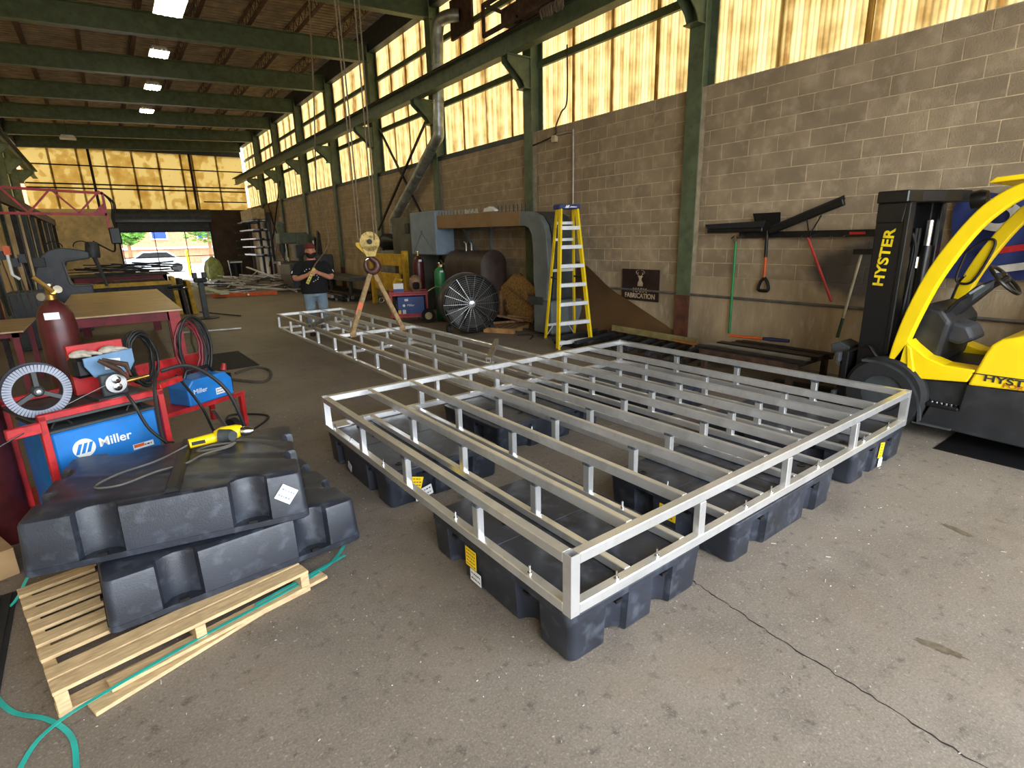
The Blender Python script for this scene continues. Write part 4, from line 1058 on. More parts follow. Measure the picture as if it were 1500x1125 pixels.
for y in (30.6, 33, 35.4):
    u_ = MB(o_).box(6.95, 7.08, y-.07, y+.07, 0, 3.3).build('upright', dkgrey, rk)
    for z in (1.2, 1.6, 2.0, 2.45, 2.9): MB(o_).box(6.2, 6.97, y-.04, y+.04, z-.06, z).build('arm', dkgrey, u_)
GB = 'bars stored on the cantilever rack'
for z in (1.2, 1.6, 2.0, 2.45, 2.9):
    for k in range(4):
        x = 6.28+.16*k; l = random.uniform(2.5, 4.8); y = random.uniform(30.2, 31.2); zz = z+.03
        o = MB((x, y, zz)).box(x-.06, x+.06, y, y+l, zz-.028, zz+.03).build('stock_bar', (shiny, alu_old, steel_dk, shiny)[k], None); o.location = (x, y, zz); tag(o, 'stock bar on the rack\'s %s arm from below, %s from the room side' % (ORD[(1.2, 1.6, 2.0, 2.45, 2.9).index(z)], ORD[k]), 'bar', GB)
bs = thing('cream_box_section', 'large cream box section on top of the bar rack', 'box section', (6.5, 31.5, 2.98)); MB().box(-.3, .3, -1.2, 1.6, 0, .5).build('box', M('cream_panel', L(200, 178, 132), .7), bs, bev=.02)
MB().box(-.02, .0, -1.1, 1.5, .5, .53).build('lip', oldwood, bs)
bg_ = thing('refuse_bag', 'pale green refuse bag slumped by the back doorway', 'bag', (4.55, 33.5, 0)); MB().loft([[(.42*s_*math.cos(2*PI*k/14)*(1+.12*math.sin(3*k)), .36*s_*math.sin(2*PI*k/14)*(1+.1*math.cos(2*k)), z) for k in range(14)] for s_, z in ((.8, 0), (1.05, .25), (1.0, .6), (.75, .95), (.3, 1.12), (.15, 1.2))]).build('bag', M('bag_plastic', L(196, 206, 120), .4), bg_, True)
bn = thing('dark_bin', 'black bin beside the refuse bag at the back doorway', 'bin', (5.6, 33.3, 0)); MB().lathe([(.28, 0), (.34, .9), (.36, .9), (.36, .95), (.3, .95)], 20).build('bin_body', steel_bk, bn, True); MB().box(-.3, .3, -.35, -.33, .82, .9).build('bin_rim', white, bn)
# green vertical mill
ml_ = thing('milling_machine', 'grey green milling machine against the wall behind the man', 'machine', (6.55, 24.4, 0)); o_ = ml_.location
mg = M('machine_green', L(98, 108, 92), .55, 0, .15, 4, col3=L(56, 58, 48), scale3=6, amt3=.5)
MB(o_).box(6.1, 7.0, 23.9, 25.0, 0, .9).build('base', mg, ml_, bev=.04); MB(o_).box(6.5, 7.05, 24.1, 24.9, .9, 2.15).build('column', mg, ml_, bev=.05, seg=2)
MB(o_).box(5.85, 7.0, 24.15, 24.85, 1.75, 2.2).build('ram', mg, ml_, bev=.05, seg=2); MB(o_).lathe([(.16, 0), (.18, .05), (.18, .4), (.12, .46), (0, .47)], 18, (6.05, 24.5, 2.18)).build('motor', mg, ml_, True)
MB(o_).lathe([(.13, 0), (.13, -.3), (.06, -.45), (.05, -.6), (0, -.6)], 16, (6.0, 24.5, 1.78)).build('spindle', dkgrey, ml_, True); MB(o_).box(5.75, 6.5, 23.6, 25.4, .95, 1.05).build('work_table', dkgrey, ml_)
MB(o_).box(6.2, 6.6, 23.2, 23.5, 1.2, 1.7).build('control_box', dkgrey, ml_, bev=.02)
cb = thing('machine_cabinet', 'grey electrical cabinet with a pale rim beside the scrap heap', 'cabinet', (5.9, 22.6, 0)); MB().box(-.35, .35, -.9, .9, 0, 1.02).build('body', dkgrey, cb, bev=.02); MB().box(-.37, -.35, -.75, .8, .62, .98).build('panel', mg, cb); MB().box(-.39, -.36, .6, .85, .95, 1.08).build('white_sign', white, cb)
text('lettering', '101', .22, white, cb, basis((-.39, -.75, 1.18), (0, -1, 0), (0, 0, 1)))
db = thing('steel_workbench', 'low dark steel workbench with stock under it behind the hook', 'bench', (6.2, 18.0, 0)); o_ = db.location
MB(o_).box(5.75, 6.6, 16.2, 20.2, .62, .72).build('bench_top', dkgrey, db, bev=.01)
for y in (16.4, 18.2, 20.0):
    for x in (5.82, 6.5): MB(o_).box(x, x+.07, y, y+.07, 0, .62).build('leg', steel_dk, db)
MB(o_).box(5.8, 6.55, 16.3, 20.1, .2, .26).build('lower_shelf', steel_dk, db)
GT = 'square tubes stored under the steel workbench'
for k in range(10):
    x, z = 5.62+.09*(k % 5), .03+.08*(k//5); y = 16.6+random.uniform(-.3, .6); P_ = Vector((x-.1, y, z+.02)); mb = MB(P_)
    ri = [[(x-.1+sx*q_, yy, z+.02+sz*q_) for sx, sz in ((-1, -1), (1, -1), (1, 1), (-1, 1))] for yy, q_ in ((y+.1, .03), (y, .03), (y, .04), (y+2.4, .04))]
    o = mb.loft(ri).build('stock_tube', alu_old if k % 2 else steel_dk); o.location = P_; tag(o, '%s square tube in the %s row below the steel workbench' % (ORD[k % 5], ('lower', 'upper')[k//5]), 'tube', GT)
ir = thing('ironworker', 'dark green ironworker machine with a yellow plate behind the man', 'machine', (6.35, 20.9, 0)); MB().box(-.4, .4, -.5, .5, 0, 1.35).build('body', dkgrey, ir, bev=.05); MB().box(-.42, -.4, -.2, .3, .95, 1.0).build('yellow_plate', dkyellow, ir); MB().prism([(-.1, 1.35), (.1, 1.35), (.08, 2.1), (0, 2.2)], 'y', -.25, -.1).build('upright_plate', steel_dk, ir); MB().prism([(-.1, 1.35), (.1, 1.35), (.08, 1.9), (0, 2.0)], 'y', .2, .3).build('upright_plate', steel_dk, ir); MB().box(-.14, -.1, .0, .06, 1.4, 1.85).build('white_rod', white, ir)

# ================================================================== BIG DEEP-THROAT FRAME MACHINE, DUCT, TANK
dt = thing('deep_throat_press', 'huge grey and tan deep throat C-frame press along the block wall', 'press', (6.6, 10.2, 0)); o_ = dt.location
pts = [(12.72, 2.03), (12.72, 2.34)]
pts += [(8.35, 2.25), (8.05, 2.23), (7.8, 2.14), (7.66, 1.98), (7.6, 1.8), (7.55, 1.2), (7.62, .66), (7.93, .66), (7.98, 1.0), (7.99, 1.6), (8.03, 1.84), (8.1, 1.94), (8.22, 1.985)]
grey2 = M('press_grey', L(112, 120, 122), .5, 0, .12, 3, col3=L(80, 78, 72), scale3=6, amt3=.5)
MB(o_).prism(pts[2:]+[(8.4, 1.99)], 'x', 6.3, 6.42).build('throat_plate', grey2, dt, bev=.01)
MB(o_).prism([(12.72, 2.03), (12.72, 2.34), (8.36, 2.25), (8.38, 1.99)], 'x', 6.3, 6.42).build('upper_arm_plate', M('press_tan', L(150, 118, 76), .6, 0, .15, 3, col3=L(110, 104, 98), scale3=3, amt3=.5), dt, bev=.008)
MB(o_).prism(pts, 'x', 6.46, 7.0).build('rear_casting', dkgrey, dt, bev=.02)
MB(o_).box(6.3, 7.05, 7.45, 8.0, .05, .66).build('foot', grey2, dt, bev=.03)
MB(o_).box(6.28, 7.08, 7.7, 8.1, .58, .72).build('ledge', dkgrey, dt)
MB(o_).box(6.25, 6.75, 11.55, 12.85, 1.43, 2.43).build('head_box', M('pale_blue_grey', L(126, 142, 156), .5, 0, .1, 3), dt, bev=.02)
for a, b_ in (((11.7, 1.5), (12.3, 2.0)), ((12.7, 1.5), (12.2, 2.0))): MB(o_).bar((6.245, a[0], a[1]), (6.245, b_[0], b_[1]), .012, .006).build('brace_rib', grey2, dt)
MB(o_).box(6.4, 7.05, 12.9, 14.3, 0, 2.36).build('control_tower', M('tower_paint', L(92, 92, 78), .7, 0, .2, 3), dt, bev=.02)
MB(o_).box(6.37, 6.4, 13.2, 13.45, 1.95, 2.2).build('tower_window', steel_bk, dt, bev=.01)
for k in range(12): MB(o_).box(6.34, 6.37, 9.9+.14*k, 9.95+.14*k, 2.29+.002*k, 2.38+.002*k).build('top_stud', alu_old, dt)
for k in range(9): MB(o_).tube([(6.5, 8.3+.13*k, 2.22), (6.5, 8.3+.13*k, 2.40)], .009, 6).build('rod', steel_dk, dt)
for p, q in (((7.02, 11.6, 2.0), (7.02, 10.7, 1.2)), ((7.02, 10.4, 2.0), (7.02, 10.4, 1.2)), ((7.02, 8.7, 2.0), (7.02, 8.2, 1.45)), ((7.02, 10.4, 1.98), (7.02, 11.4, 1.98))): MB(o_).bar(p, q, .05).build('stay_bar', grey2, dt)
for i, (y, l) in enumerate(((10.2, .35), (9.5, .42))):
    o = MB((6.42, y, 2.30)).loft([[(6.42+dx, y+dy*l, 2.295+.002+z) for dy, z in ((-.5, 0), (.5, 0), (.4, .07), (-.1, .1 if i else .04), (-.5, .03))] for dx in (-.05, .05)]).build('white_casting', white, None, bev=.008); o.location = (6.42, y, 2.30); tag(o, ('white angular casting lying on the press arm', 'white rounded casting lying on the press arm nearer the ladder')[i], 'casting')
duct = thing('exhaust_duct', 'galvanised exhaust duct climbing diagonally to the daylight wall', 'duct', (6.85, 13, 0)); o_ = duct.location
DP = [(7.01, 15.5, 1.75), (7.01, 15.5, 2.35), (7.01, 12.6, 4.15), (7.01, 12.5, 4.4), (7.01, 12.3, 6.35)]
for i, (a, b_) in enumerate(((0, 1), (1, 2), (3, 4))):
    MB(o_).tube([DP[a], DP[b_]], .13, 20).build('duct_section', galv, duct, True)
for j in (.3, .62, .9):
    c_ = Vector(DP[1]).lerp(Vector(DP[2]), j); d_ = (Vector(DP[2])-Vector(DP[1])).normalized(); MB(o_).tube([c_-d_*.015, c_+d_*.015], .137, 20).build('seam_band', galv, duct)
for z in (4.9, 5.7): MB(o_).tube([(7.01, 12.5-(z-4.4)*.1, z), (7.01, 12.5-(z-4.4)*.1, z+.04)], .14, 20).build('seam_band', galv, duct)
MB(o_).tube(catmull([DP[2], (7.01, 12.51, 4.22), DP[3]], 5), .135, 20).build('elbow', galv, duct, True)
MB(o_).tube(catmull([DP[4], (7.02, 12.2, 6.55), (7.12, 11.95, 6.6), (7.3, 11.8, 6.6)], 5), .135, 20).build('elbow', galv, duct, True)
MB(o_).box(7.3, 7.36, 11.3, 12.2, 6.2, 7.0).build('wall_plate', rusty, duct)
MB(o_).lathe([(.1, 0), (.24, .25), (.24, .7), (.1, .8)], 18, (6.9, 15.2, 1.75), (0, 1, 0)).build('blower', steel_bk, duct, True)
MB(o_).box(6.6, 7.1, 14.6, 15.7, .0, 1.5).build('filter_box', M('box_grey', L(140, 140, 134), .6), duct, bev=.02)
tk = thing('steel_tank', 'dark brown obround steel tank under the press arm', 'tank', (6.62, 10.4, 0)); o_ = tk.location
prof = [(6.62+.33*math.cos(a), .85+(.35 if math.sin(a) > 0 else -.35)+.33*math.sin(a)) for a in [2*PI*k/32 for k in range(32)]]
tkm = M('tank_brown', L(74, 58, 50), .6, .1, .2, 4)
MB(o_).loft([[(x, y, z) for x, z in prof] for y in (9.75, 11.3)]).build('shell', tkm, tk, True)
cxz = (6.62, .85)
MB(o_).loft([[(cxz[0]+(x-cxz[0])*s_, y, cxz[1]+(z-cxz[1])*s_) for x, z in prof] for s_, y in ((1.02, 9.80), (1.02, 9.74), (.9, 9.70), (.5, 9.67))]).build('end_cap', tkm, tk, True)
for y in (9.9, 11.1): MB(o_).box(6.35, 6.9, y-.04, y+.04, 0, .25).build('saddle', steel_dk, tk)
for dx in (-.06, .08): MB(o_).tube([(6.6+dx, 10.7, 1.5), (6.6+dx, 10.7, 1.68), (6.55+dx, 10.7, 1.72)], .018, 8).build('fitting', alu_old, tk, True)
yf = thing('guard_barrier', 'yellow welded guard barrier between the hook and the gas bottles', 'barrier', (6.2, 14.2, 0)); o_ = yf.location
MB(o_).box(6.15, 6.22, 13.3, 15.3, 1.13, 1.44).build('upper_panel', dkyellow, yf, bev=.01); MB(o_).box(6.15, 6.22, 13.5, 15.3, .45, .93).build('lower_panel', dkyellow, yf, bev=.01)
for y, z in ((13.08, 1.52), (15.3, 1.45)): MB(o_).box(6.13, 6.25, y, y+.16, 0, z).build('upright', dkyellow, yf, bev=.01)
MB(o_).box(6.14, 6.23, 13.34, 13.46, .93, 1.13).build('strut', dkyellow, yf)

# ================================================================== SECOND WELDER CART, BOTTLES, FAN
w2 = thing('second_welder_cart', 'red wheeled cart with a dark blue welder beside the drum fan', 'cart', (5.36, 11.35, 0), -.42)
for z in (.18, .66):
    MB().box(-.42, .42, -.28, .28, z-.02, z).build('shelf', red, w2)
    for y in (-.28, .25): MB().box(-.42, .42, y, y+.03, z-.06, z+.02).build('shelf_edge', red, w2)
for x in (-.40, .38):
    for y in (-.26, .24): MB().box(x, x+.03, y, y+.03, .18, .66).build('post', red, w2)
for x, y in ((-.36, -.2), (-.36, .2), (.2, .2)): MB().lathe([(.01, -.02), (.06, -.02), (.06, .02), (.01, .02)], 14, (x, y, .06), (1, 0, 0)).build('caster', chrome, w2, True)
wl_ = MB().lathe([(.05, -.04), (.15, -.05), (.15, .05), (.05, .04)], 22, (.40, -.36, .15), (0, 1, 0)).build('wheel', rubber, w2, True); MB().lathe([(0, 0), (.08, 0), (.08, .02), (0, .03)], 18, (.40, -.405, .15), (0, -1, 0)).build('hub', M('hub_cream', L(200, 190, 140), .5), wl_, True)
MB().tube(catmull([(.42, -.2, .66), (.6, -.3, .76), (.78, -.36, .7), (.9, -.4, .45)], 6), .018, 8).build('push_handle', chrome, w2, True)
b2 = thing('dark_blue_welder', 'dark blue welder case with white logo in the second red cart', 'welder', (5.36, 11.35, .18), -.42); MB().box(-.26, .34, -.22, .2, 0, .40).build('case', dkblue, b2, bev=.015)
MB().lathe([(0, 0), (.03, 0), (.03, .004), (0, .004)], 16, (-.12, -.221, .2), (0, -1, 0)).build('logo_disc', white, b2); text('lettering', 'Miller', .07, white, b2, basis((.03, -.222, .2), (1, 0, 0), (0, 0, 1)))
sticker(b2, basis((-.06, -.221, .32), (1, 0, 0), (0, 0, 1)), .08, .05, wlab, 0); sticker(b2, basis((-.12, -.221, .06), (1, 0, 0), (0, 0, 1)), .07, .09, wlab, 2); sticker(b2, basis((-.22, -.221, .06), (1, 0, 0), (0, 0, 1)), .06, .08, ylab, 0)
coil(5.95, 10.85, .42, .22, 5, 'coil of hoses hanging on the second cart\'s handle', M('hose_brown', L(70, 56, 44), .6), .012, True, -.4)
coil(5.12, 11.5, .38, .2, 5, 'coil of dark cable on the left side of the second cart', cable_bk, .014, True, .6)
hl = thing('welding_helmet', 'tan and black welding helmet on top of the second cart', 'helmet', (5.52, 11.3, .66)); MB().loft([[(.14*s_*math.cos(2*PI*k/16), .17*s_*math.sin(2*PI*k/16), z) for k in range(16)] for s_, z in ((.7, 0), (1, .08), (1, .2), (.8, .3), (.3, .36))]).build('shell', M('helmet_tan', L(150, 116, 92), .6, 0, .2, 8), hl, True); MB().box(-.12, .03, -.19, -.08, .06, .22).build('visor', steel_bk, hl, bev=.03)
tx = thing('consumables_box', 'blue and white printed box on the second cart', 'box', (5.16, 11.42, .66), -.42); MB().box(-.11, .11, -.1, .1, 0, .2).build('carton', white, tx, bev=.004); MB().box(-.112, .112, -.102, .102, .01, .08).build('blue_band', dkblue, tx)
MB().tube([(-.1, .0, .2), (-.05, 0, .3), (.1, 0, .26)], .03, 8).build('torch', dkyellow, tx, True)
cyl((5.98, 12.0, 0), .13, 1.42, maroon, 'maroon gas bottle behind the second red cart', False)
cyl((6.02, 11.05, 0), .12, 1.18, M('bottle_green', L(40, 128, 74), .4, 0, .1, 5, col3=L(130, 80, 56), scale3=4, amt3=.3), 'green gas bottle with twin gauges beside the drum fan', True)
fn = thing('drum_fan', 'big dark drum fan with wire guard on wheels', 'fan', (5.48, 8.95, 0), .0); fa = Vector((-.32, -.945, -.02)).normalized(); fc = Vector((0, 0, .60)); RF = .555
fd = M('fan_metal', L(70, 68, 66), .42, .5, .2, 4)
MB().lathe([(RF-.02, -.02), (RF, -.02), (RF, .2), (RF-.015, .22), (RF-.015, -.25), (RF, -.25), (RF, -.27), (RF-.02, -.27), (RF-.02, -.02)], 40, fc, fa).build('drum', fd, fn, True)
MB().lathe([(RF-.02, 0), (RF-.02, .005), (0, .006)], 40, fc-fa*.15, fa).build('back_guard', steel_dk, fn)
_, fu, fv = ortho(fa)
for k in range(6):
    a = 2*PI*k/6; d0 = fu*math.cos(a)+fv*math.sin(a); d1 = fu*math.cos(a+.75)+fv*math.sin(a+.75); d2 = fu*math.cos(a+.38)+fv*math.sin(a+.38)
    MB().add([fc+d0*.09+fa*.0, fc+d0*.49+fa*.07, fc+d2*.5+fa*.03, fc+d1*.46-fa*.05, fc+d1*.1-fa*.05, fc+d0*.09+fa*.004, fc+d0*.49+fa*.074, fc+d2*.5+fa*.034, fc+d1*.46-fa*.046, fc+d1*.1-fa*.046], [(0, 1, 2, 3, 4), (9, 8, 7, 6, 5), (0, 5, 6, 1), (1, 6, 7, 2), (2, 7, 8, 3), (3, 8, 9, 4), (4, 9, 5, 0)]).build('blade', fd, fn)
for k in range(18):
    a = 2*PI*k/18; d0 = fu*math.cos(a)+fv*math.sin(a); MB().tube([fc+fa*.25, fc+d0*.3+fa*.245, fc+d0*(RF-.01)+fa*.2], .0045, 5).build('guard_wire', alu_old, fn)
for r_ in [.05+.037*i for i in range(14)]:
    MB().tube([fc+fa*(.25-.05*(r_/RF)**2)+(fu*math.cos(2*PI*k/36)+fv*math.sin(2*PI*k/36))*r_ for k in range(36)], .0022, 4, True).build('guard_ring', alu_old, fn)
MB().lathe([(0, 0), (.06, 0), (.06, .015), (0, .02)], 20, fc+fa*.25, fa).build('badge', white if False else chrome, fn)
MB().lathe([(0, 0), (.11, 0), (.11, .2), (0, .21)], 20, fc-fa*.12, fa).build('motor', steel_bk, fn, True)
for s_ in (-1, 1):
    pz = fu*s_*.42; MB().lathe([(.03, -.03), (.1, -.035), (.1, .035), (.03, .03)], 18, (pz.x, pz.y, .1), tuple(fu)).build('wheel', rubber, fn, True)
    MB().bar((pz.x, pz.y, .1), (pz.x*.8, pz.y*.8, .35), .03).build('wheel_strut', steel_dk, fn)
MB().bar(tuple(fu*-.5+fc+fa*.05), tuple(fu*-.62+fc-fa*.1), .03).build('side_handle', steel_bk, fn)
# osb shed gable panel, pallet and bars behind
ob = thing('chipboard_panel', 'stained gable-shaped chipboard panel behind the drum fan', 'panel', (6.75, 9.0, 0)); o_ = ob.location
osb = M('chipboard', L(166, 126, 66), .8, 0, .25, 22, col3=L(24, 20, 18), scale3=3.2, amt3=1.0)
MB(o_).prism([(9.62, .12), (9.62, .78), (9.1, 1.08), (8.93, 1.08), (8.42, .8), (8.42, .12)], 'x', 6.7, 6.74).build('board', osb, ob)
for y in (9.6, 8.44): MB(o_).box(6.64, 6.7, y-.03, y+.03, .12, .7).build('batten', oldwood, ob)
MB(o_).bar((6.66, 9.3, .8), (6.66, 8.5, .45), .03).build('brace', oldwood, ob)
p2 = thing('scrap_pallet', 'old wooden pallet with timber offcuts beside the drum fan', 'pallet', (6.25, 8.75, 0), .5)
for k in range(5): MB().box(-.4, .4, -.3+.14*k, -.21+.14*k, .09, .105).build('deck_board', oldwood, p2)
for x in (-.36, 0, .36): MB().box(x-.04, x+.04, -.3, .35, 0, .09).build('block', M('raw_wood', L(190, 140, 84), .8, 0, .2, 6), p2)
for i, (p, q) in enumerate((((6.1, 9.3, .30), (6.5, 8.55, .18)), ((6.35, 8.9, .26), (6.75, 8.4, .22)), ((5.95, 9.0, .14), (6.6, 8.8, .14)))):
    o = MB(p).bar(p, q, .06, .04).build('timber_offcut', oldwood); o.location = p; tag(o, ('long timber offcut lying across the old pallet', 'short timber offcut on the old pallet near the bars', 'low timber offcut on the old pallet boards')[i], 'timber')
GR_ = 'rusty bars standing by the ladder'
for k in range(9):
    y = 7.7+.075*k; P_ = (6.45, y, .02); o = MB(P_).bar(P_, (6.75+random.uniform(-.05, .05), y+random.uniform(-.08, .08), .78+random.uniform(-.1, .08)), .035, .012).build('rusty_bar', rusty); o.location = P_; tag(o, 'rusty flat bar leaning behind the ladder, %s in the row from the ladder' % ORD[k], 'bar', GR_)
wire([(5.9, 7.6, .01), (6.2, 7.9, .01), (6.0, 8.1, .01), (6.4, 8.0, .01), (6.5, 7.7, .01), (6.2, 7.75, .012)], .01, M('dark_hose', L(58, 36, 34), .7), 'dark red hose lying on the floor left of the ladder', 'hose')

# ================================================================== LADDER
ld = thing('step_ladder', 'tall yellow fibreglass step ladder with white treads and blue top', 'ladder', (6.25, 6.95, 0)); o_ = ld.location
lf, lr_, bl_, br_ = Vector((5.66, 6.55, 0)), Vector((6.29, 6.43, 0)), Vector((6.13, 7.44, 0)), Vector((6.74, 7.34, 0))
tl, tr_ = Vector((6.07, 6.96, 2.22)), Vector((6.37, 6.90, 2.22)); tbl, tbr = tl+Vector((.03, .12, 0)), tr_+Vector((.03, .12, 0))
LP = [lf.lerp(tl, 0), lr_.lerp(tr_, 0)]
for a, b_ in ((lf, tl), (lr_, tr_)): MB(o_).bar(a, b_, .075, .035).build('front_rail', yellow, ld, bev=.004)
for a, b_ in ((bl_, tbl), (br_, tbr)): MB(o_).bar(a, b_, .05, .03).build('rear_rail', yellow, ld, bev=.004)
wht = M('tread_white', (.85, .85, .85), .4, .2, .06, 9)
for k in range(7):
    s_ = (.115+.3*k)/2.22*1.0; a, b_ = lf.lerp(tl, s_), lr_.lerp(tr_, s_); MB(o_).bar(a, b_, .09, .06, up=(0, 0, 1)).build('tread', wht, ld, bev=.004)
for k in (.12, .55, .78, .9): MB(o_).bar(bl_.lerp(tbl, k), br_.lerp(tbr, k), .03, .045).build('rear_rung', wht, ld)
for a, b_, c_, d_ in ((lf, tl, lr_, tr_), (lr_, tr_, lf, tl)): MB(o_).bar(a.lerp(b_, .005), a.lerp(b_, .06).lerp(c_.lerp(d_, .05), .2), .015, .01).build('foot_brace', wht, ld)
for a, b_, c_, d_ in ((bl_, tbl, br_, tbr), (br_, tbr, bl_, tbl)): MB(o_).bar(a.lerp(b_, .02), a.lerp(b_, .12).lerp(c_.lerp(d_, .12), .25), .012, .01).build('rear_brace', wht, ld)
for a, b_ in ((lf.lerp(tl, .5), bl_.lerp(tbl, .5)), (lr_.lerp(tr_, .5), br_.lerp(tbr, .5))): MB(o_).bar(a, b_, .015, .025).build('spreader', steel_dk, ld)
cc = (tl+tr_+tbl+tbr)/4; ang_ = math.atan2((tr_-tl).y, (tr_-tl).x)
cap = MB(o_).obox(cc+Vector((0, 0, .03)), (.40, .22, .08), ang_).build('top_cap', M('cap_blue', L(50, 64, 120), .5), ld, bev=.015)
lx_ = (tr_-tl).normalized(); ly_ = Vector((lx_.y, -lx_.x, 0)); lc = cc+Vector((0, 0, .03))+ly_*.1115
for nm, pg in (('logo_mark', [(-.10, -.022), (-.03, -.022), (-.012, .018), (-.035, .024), (-.05, .004), (-.065, .026), (-.08, .0)]), ('logo_mark', [(-.02, -.016), (.12, -.014), (.125, -.004), (.02, .002)])):
    MB(o_).loft([[lc+lx_*a+Vector((0, 0, z))+ly_*e for a, z in pg] for e in (0, .002)]).build(nm, white, cap)
for p in (lf, lr_, bl_, br_): MB(o_).box(p.x-.04, p.x+.04, p.y-.03, p.y+.03, 0, .03).build('foot', alu_old, ld)
# ================================================================== CRANE HOOK, SLINGS
HX, HY = 3.0, 7.47
hk = thing('hook_block', 'yellow crane hook block hanging above the gangway frame', 'hook', (HX, HY, 1.33)); o_ = hk.location
ha = Vector((-.38, -.92, 0)).normalized(); _, hu, hv = ortho(ha); hcn = Vector((HX, HY, 1.78)); HS = .8
blm = M('chipped_yellow', L(206, 176, 96), .6, 0, .15, 12, col3=L(70, 50, 34), scale3=30, amt3=.8)
for s_ in (-1, 1):
    MB(o_).lathe([(0, 0), (.132, 0), (.136, .006), (.132, .012), (0, .012)], 32, hcn+ha*(.07*s_-.006), ha).build('cheek_plate', blm, hk, True)
    MB(o_).loft([[hcn+ha*(.07*s_+t_)+hu*a+Vector((0, 0, z)) for a, z in ((-.112, -.06), (.112, -.06), (.06, -.2), (-.06, -.2))] for t_ in (-.006, .006)]).build('lower_cheek', blm, hk)
MB(o_).lathe([(.0, -.05), (.12, -.05), (.105, -.02), (.105, .02), (.12, .05), (0, .05)], 30, hcn, ha).build('sheave', steel_dk, hk, True)
MB(o_).lathe([(0, 0), (.035, 0), (.035, .03), (.018, .032), (.018, .04), (0, .04)], 18, hcn+ha*.075, ha).build('axle_nut', steel_dk, hk, True)
ln = hu if hu.x < 0 else -hu
MB(o_).loft([[hcn+ha*t_+ln*a+Vector((0, 0, z)) for a, z in ((.09, .0), (.19, -.01), (.19, -.05), (.06, -.19), (.02, -.18))] for t_ in (-.05, .05)]).build('side_guard', dkyellow, hk)
hp = catmull([(0, .0), (0, -.06), (.07, -.12), (.09, -.2), (.05, -.28), (-.02, -.30), (-.09, -.26), (-.11, -.18), (-.09, -.12)], 5)if False else None
pr_ = [Vector(p) for p in ((0, 0, 0), (.0, 0, -.06), (.075, 0, -.13), (.09, 0, -.21), (.04, 0, -.275), (-.03, 0, -.285), (-.085, 0, -.24), (-.10, 0, -.16), (-.085, 0, -.10))]
pc = catmull(pr_, 5); pc = [p*.85 for p in pc]; hc0 = hcn+Vector((0, 0, -.17))
MB(o_).tube([hc0+(-ln)*p.x+Vector((0, 0, p.z)) for p in pc], [(.03+.022*math.sin(PI*min(1, i/len(pc)*1.25))) if i < len(pc)*.8 else .03*(1-(i-len(pc)*.8)/(len(pc)*.28)) + .006 for i in range(len(pc))], 12).build('hook', M('hook_steel', L(96, 66, 60), .45, .5, .2, 9), hk, True)
MB(o_).tube([hc0+ln*.09+Vector((0, 0, -.10)), hc0+Vector((0, 0, -.04))], .012, 8).build('safety_latch', chrome, hk)
rope = M('wire_rope', L(128, 112, 88), .6, .3, .2, 40)
for i, (xt, xb, yo) in enumerate(((2.80, 2.81, 0), (2.86, 2.87, .05), (3.05, 3.03, -.03), (3.16, 3.10, .05))):
    MB(o_).tube([(xb, HY-.07+yo, 1.80), (xt, HY-.07+yo, 7.05)], .009, 6).build('hoist_rope', rope, hk)
def strap3(p, q, w_, mat, name, parent, o_, th=.008, tw=0.0):
    p, q = Vector(p), Vector(q); d = (q-p).normalized(); side = d.cross(Vector((-.4, -.9, 0))).normalized()
    return MB(o_).bar(p, q, w_, th, up=Vector((-.38, -.92, 0)))
for i, (u_, lb) in enumerate(((1.42, 'left tan lifting sling with an orange tag'), (2.18, 'right tan lifting sling from the crane hook'))):
    tgt = Vector(dock_pt(u_, 6.025, .545)); top = Vector((HX-.02+.03*i, HY, 1.385)); sl = thing('lifting_sling', lb+' tied to the gangway frame', 'sling', tgt)
    for k, off in enumerate((-.012, .012)):
        mbx = strap3(top+Vector((0, off, 0)), tgt+Vector((0, off*2.4, 0)), .055, tan, 'webbing', sl, tgt); mbx.build('webbing', tan, sl)
    MB(tgt).box(tgt.x-.045, tgt.x+.045, tgt.y-.035, tgt.y+.035, DZT-.062, DZT+.006).build('choker_wrap', tan, sl)
    if i == 0:
        a, b_ = top.lerp(tgt, .52), top.lerp(tgt, .72); MB(tgt).bar(a, b_, .064, .05, up=Vector((-.38, -.92, 0))).build('orange_tag', orange, sl)
rgx = MB(sl.location).tube([(HX+.06+.035*math.cos(2*PI*k/16), HY-.1, .97+.035*math.sin(2*PI*k/16)) for k in range(16)], .006, 6, True).build('steel_ring', chrome, sl)

# ================================================================== MAN WITH PENDANT
MX, MY, MR = 3.2, 11.0, -.26
man = thing('person', 'bearded man in black T-shirt, jeans and maroon beanie holding a yellow crane pendant', 'person', (MX, MY, 0), MR)
skin = M('skin', L(206, 140, 112), .55, 0, .08, 8)
def ell(c_, rx, ry, n=16, rot=None):
    return [Vector(c_)+Vector((rx*math.cos(2*PI*k/n), ry*math.sin(2*PI*k/n), 0)) for k in range(n)]
def limb(mb, pts, rr, n=12): mb.tube(catmull(pts, 3), [rr[min(int(i/3), len(rr)-2)]+(rr[min(int(i/3)+1, len(rr)-1)]-rr[min(int(i/3), len(rr)-2)])*((i % 3)/3) for i in range(len(pts)*3-2)], n)
def remesh(mb, name, mat, parent, vox, sm=4):
    o = mb.build(name, mat, parent)
    r = o.modifiers.new('r', 'REMESH'); r.mode = 'VOXEL'; r.voxel_size = vox; r.use_smooth_shade = True
    s_ = o.modifiers.new('s', 'SMOOTH'); s_.iterations = sm; s_.factor = .5
    return o
HND = Vector((.0, -.265, 1.235))
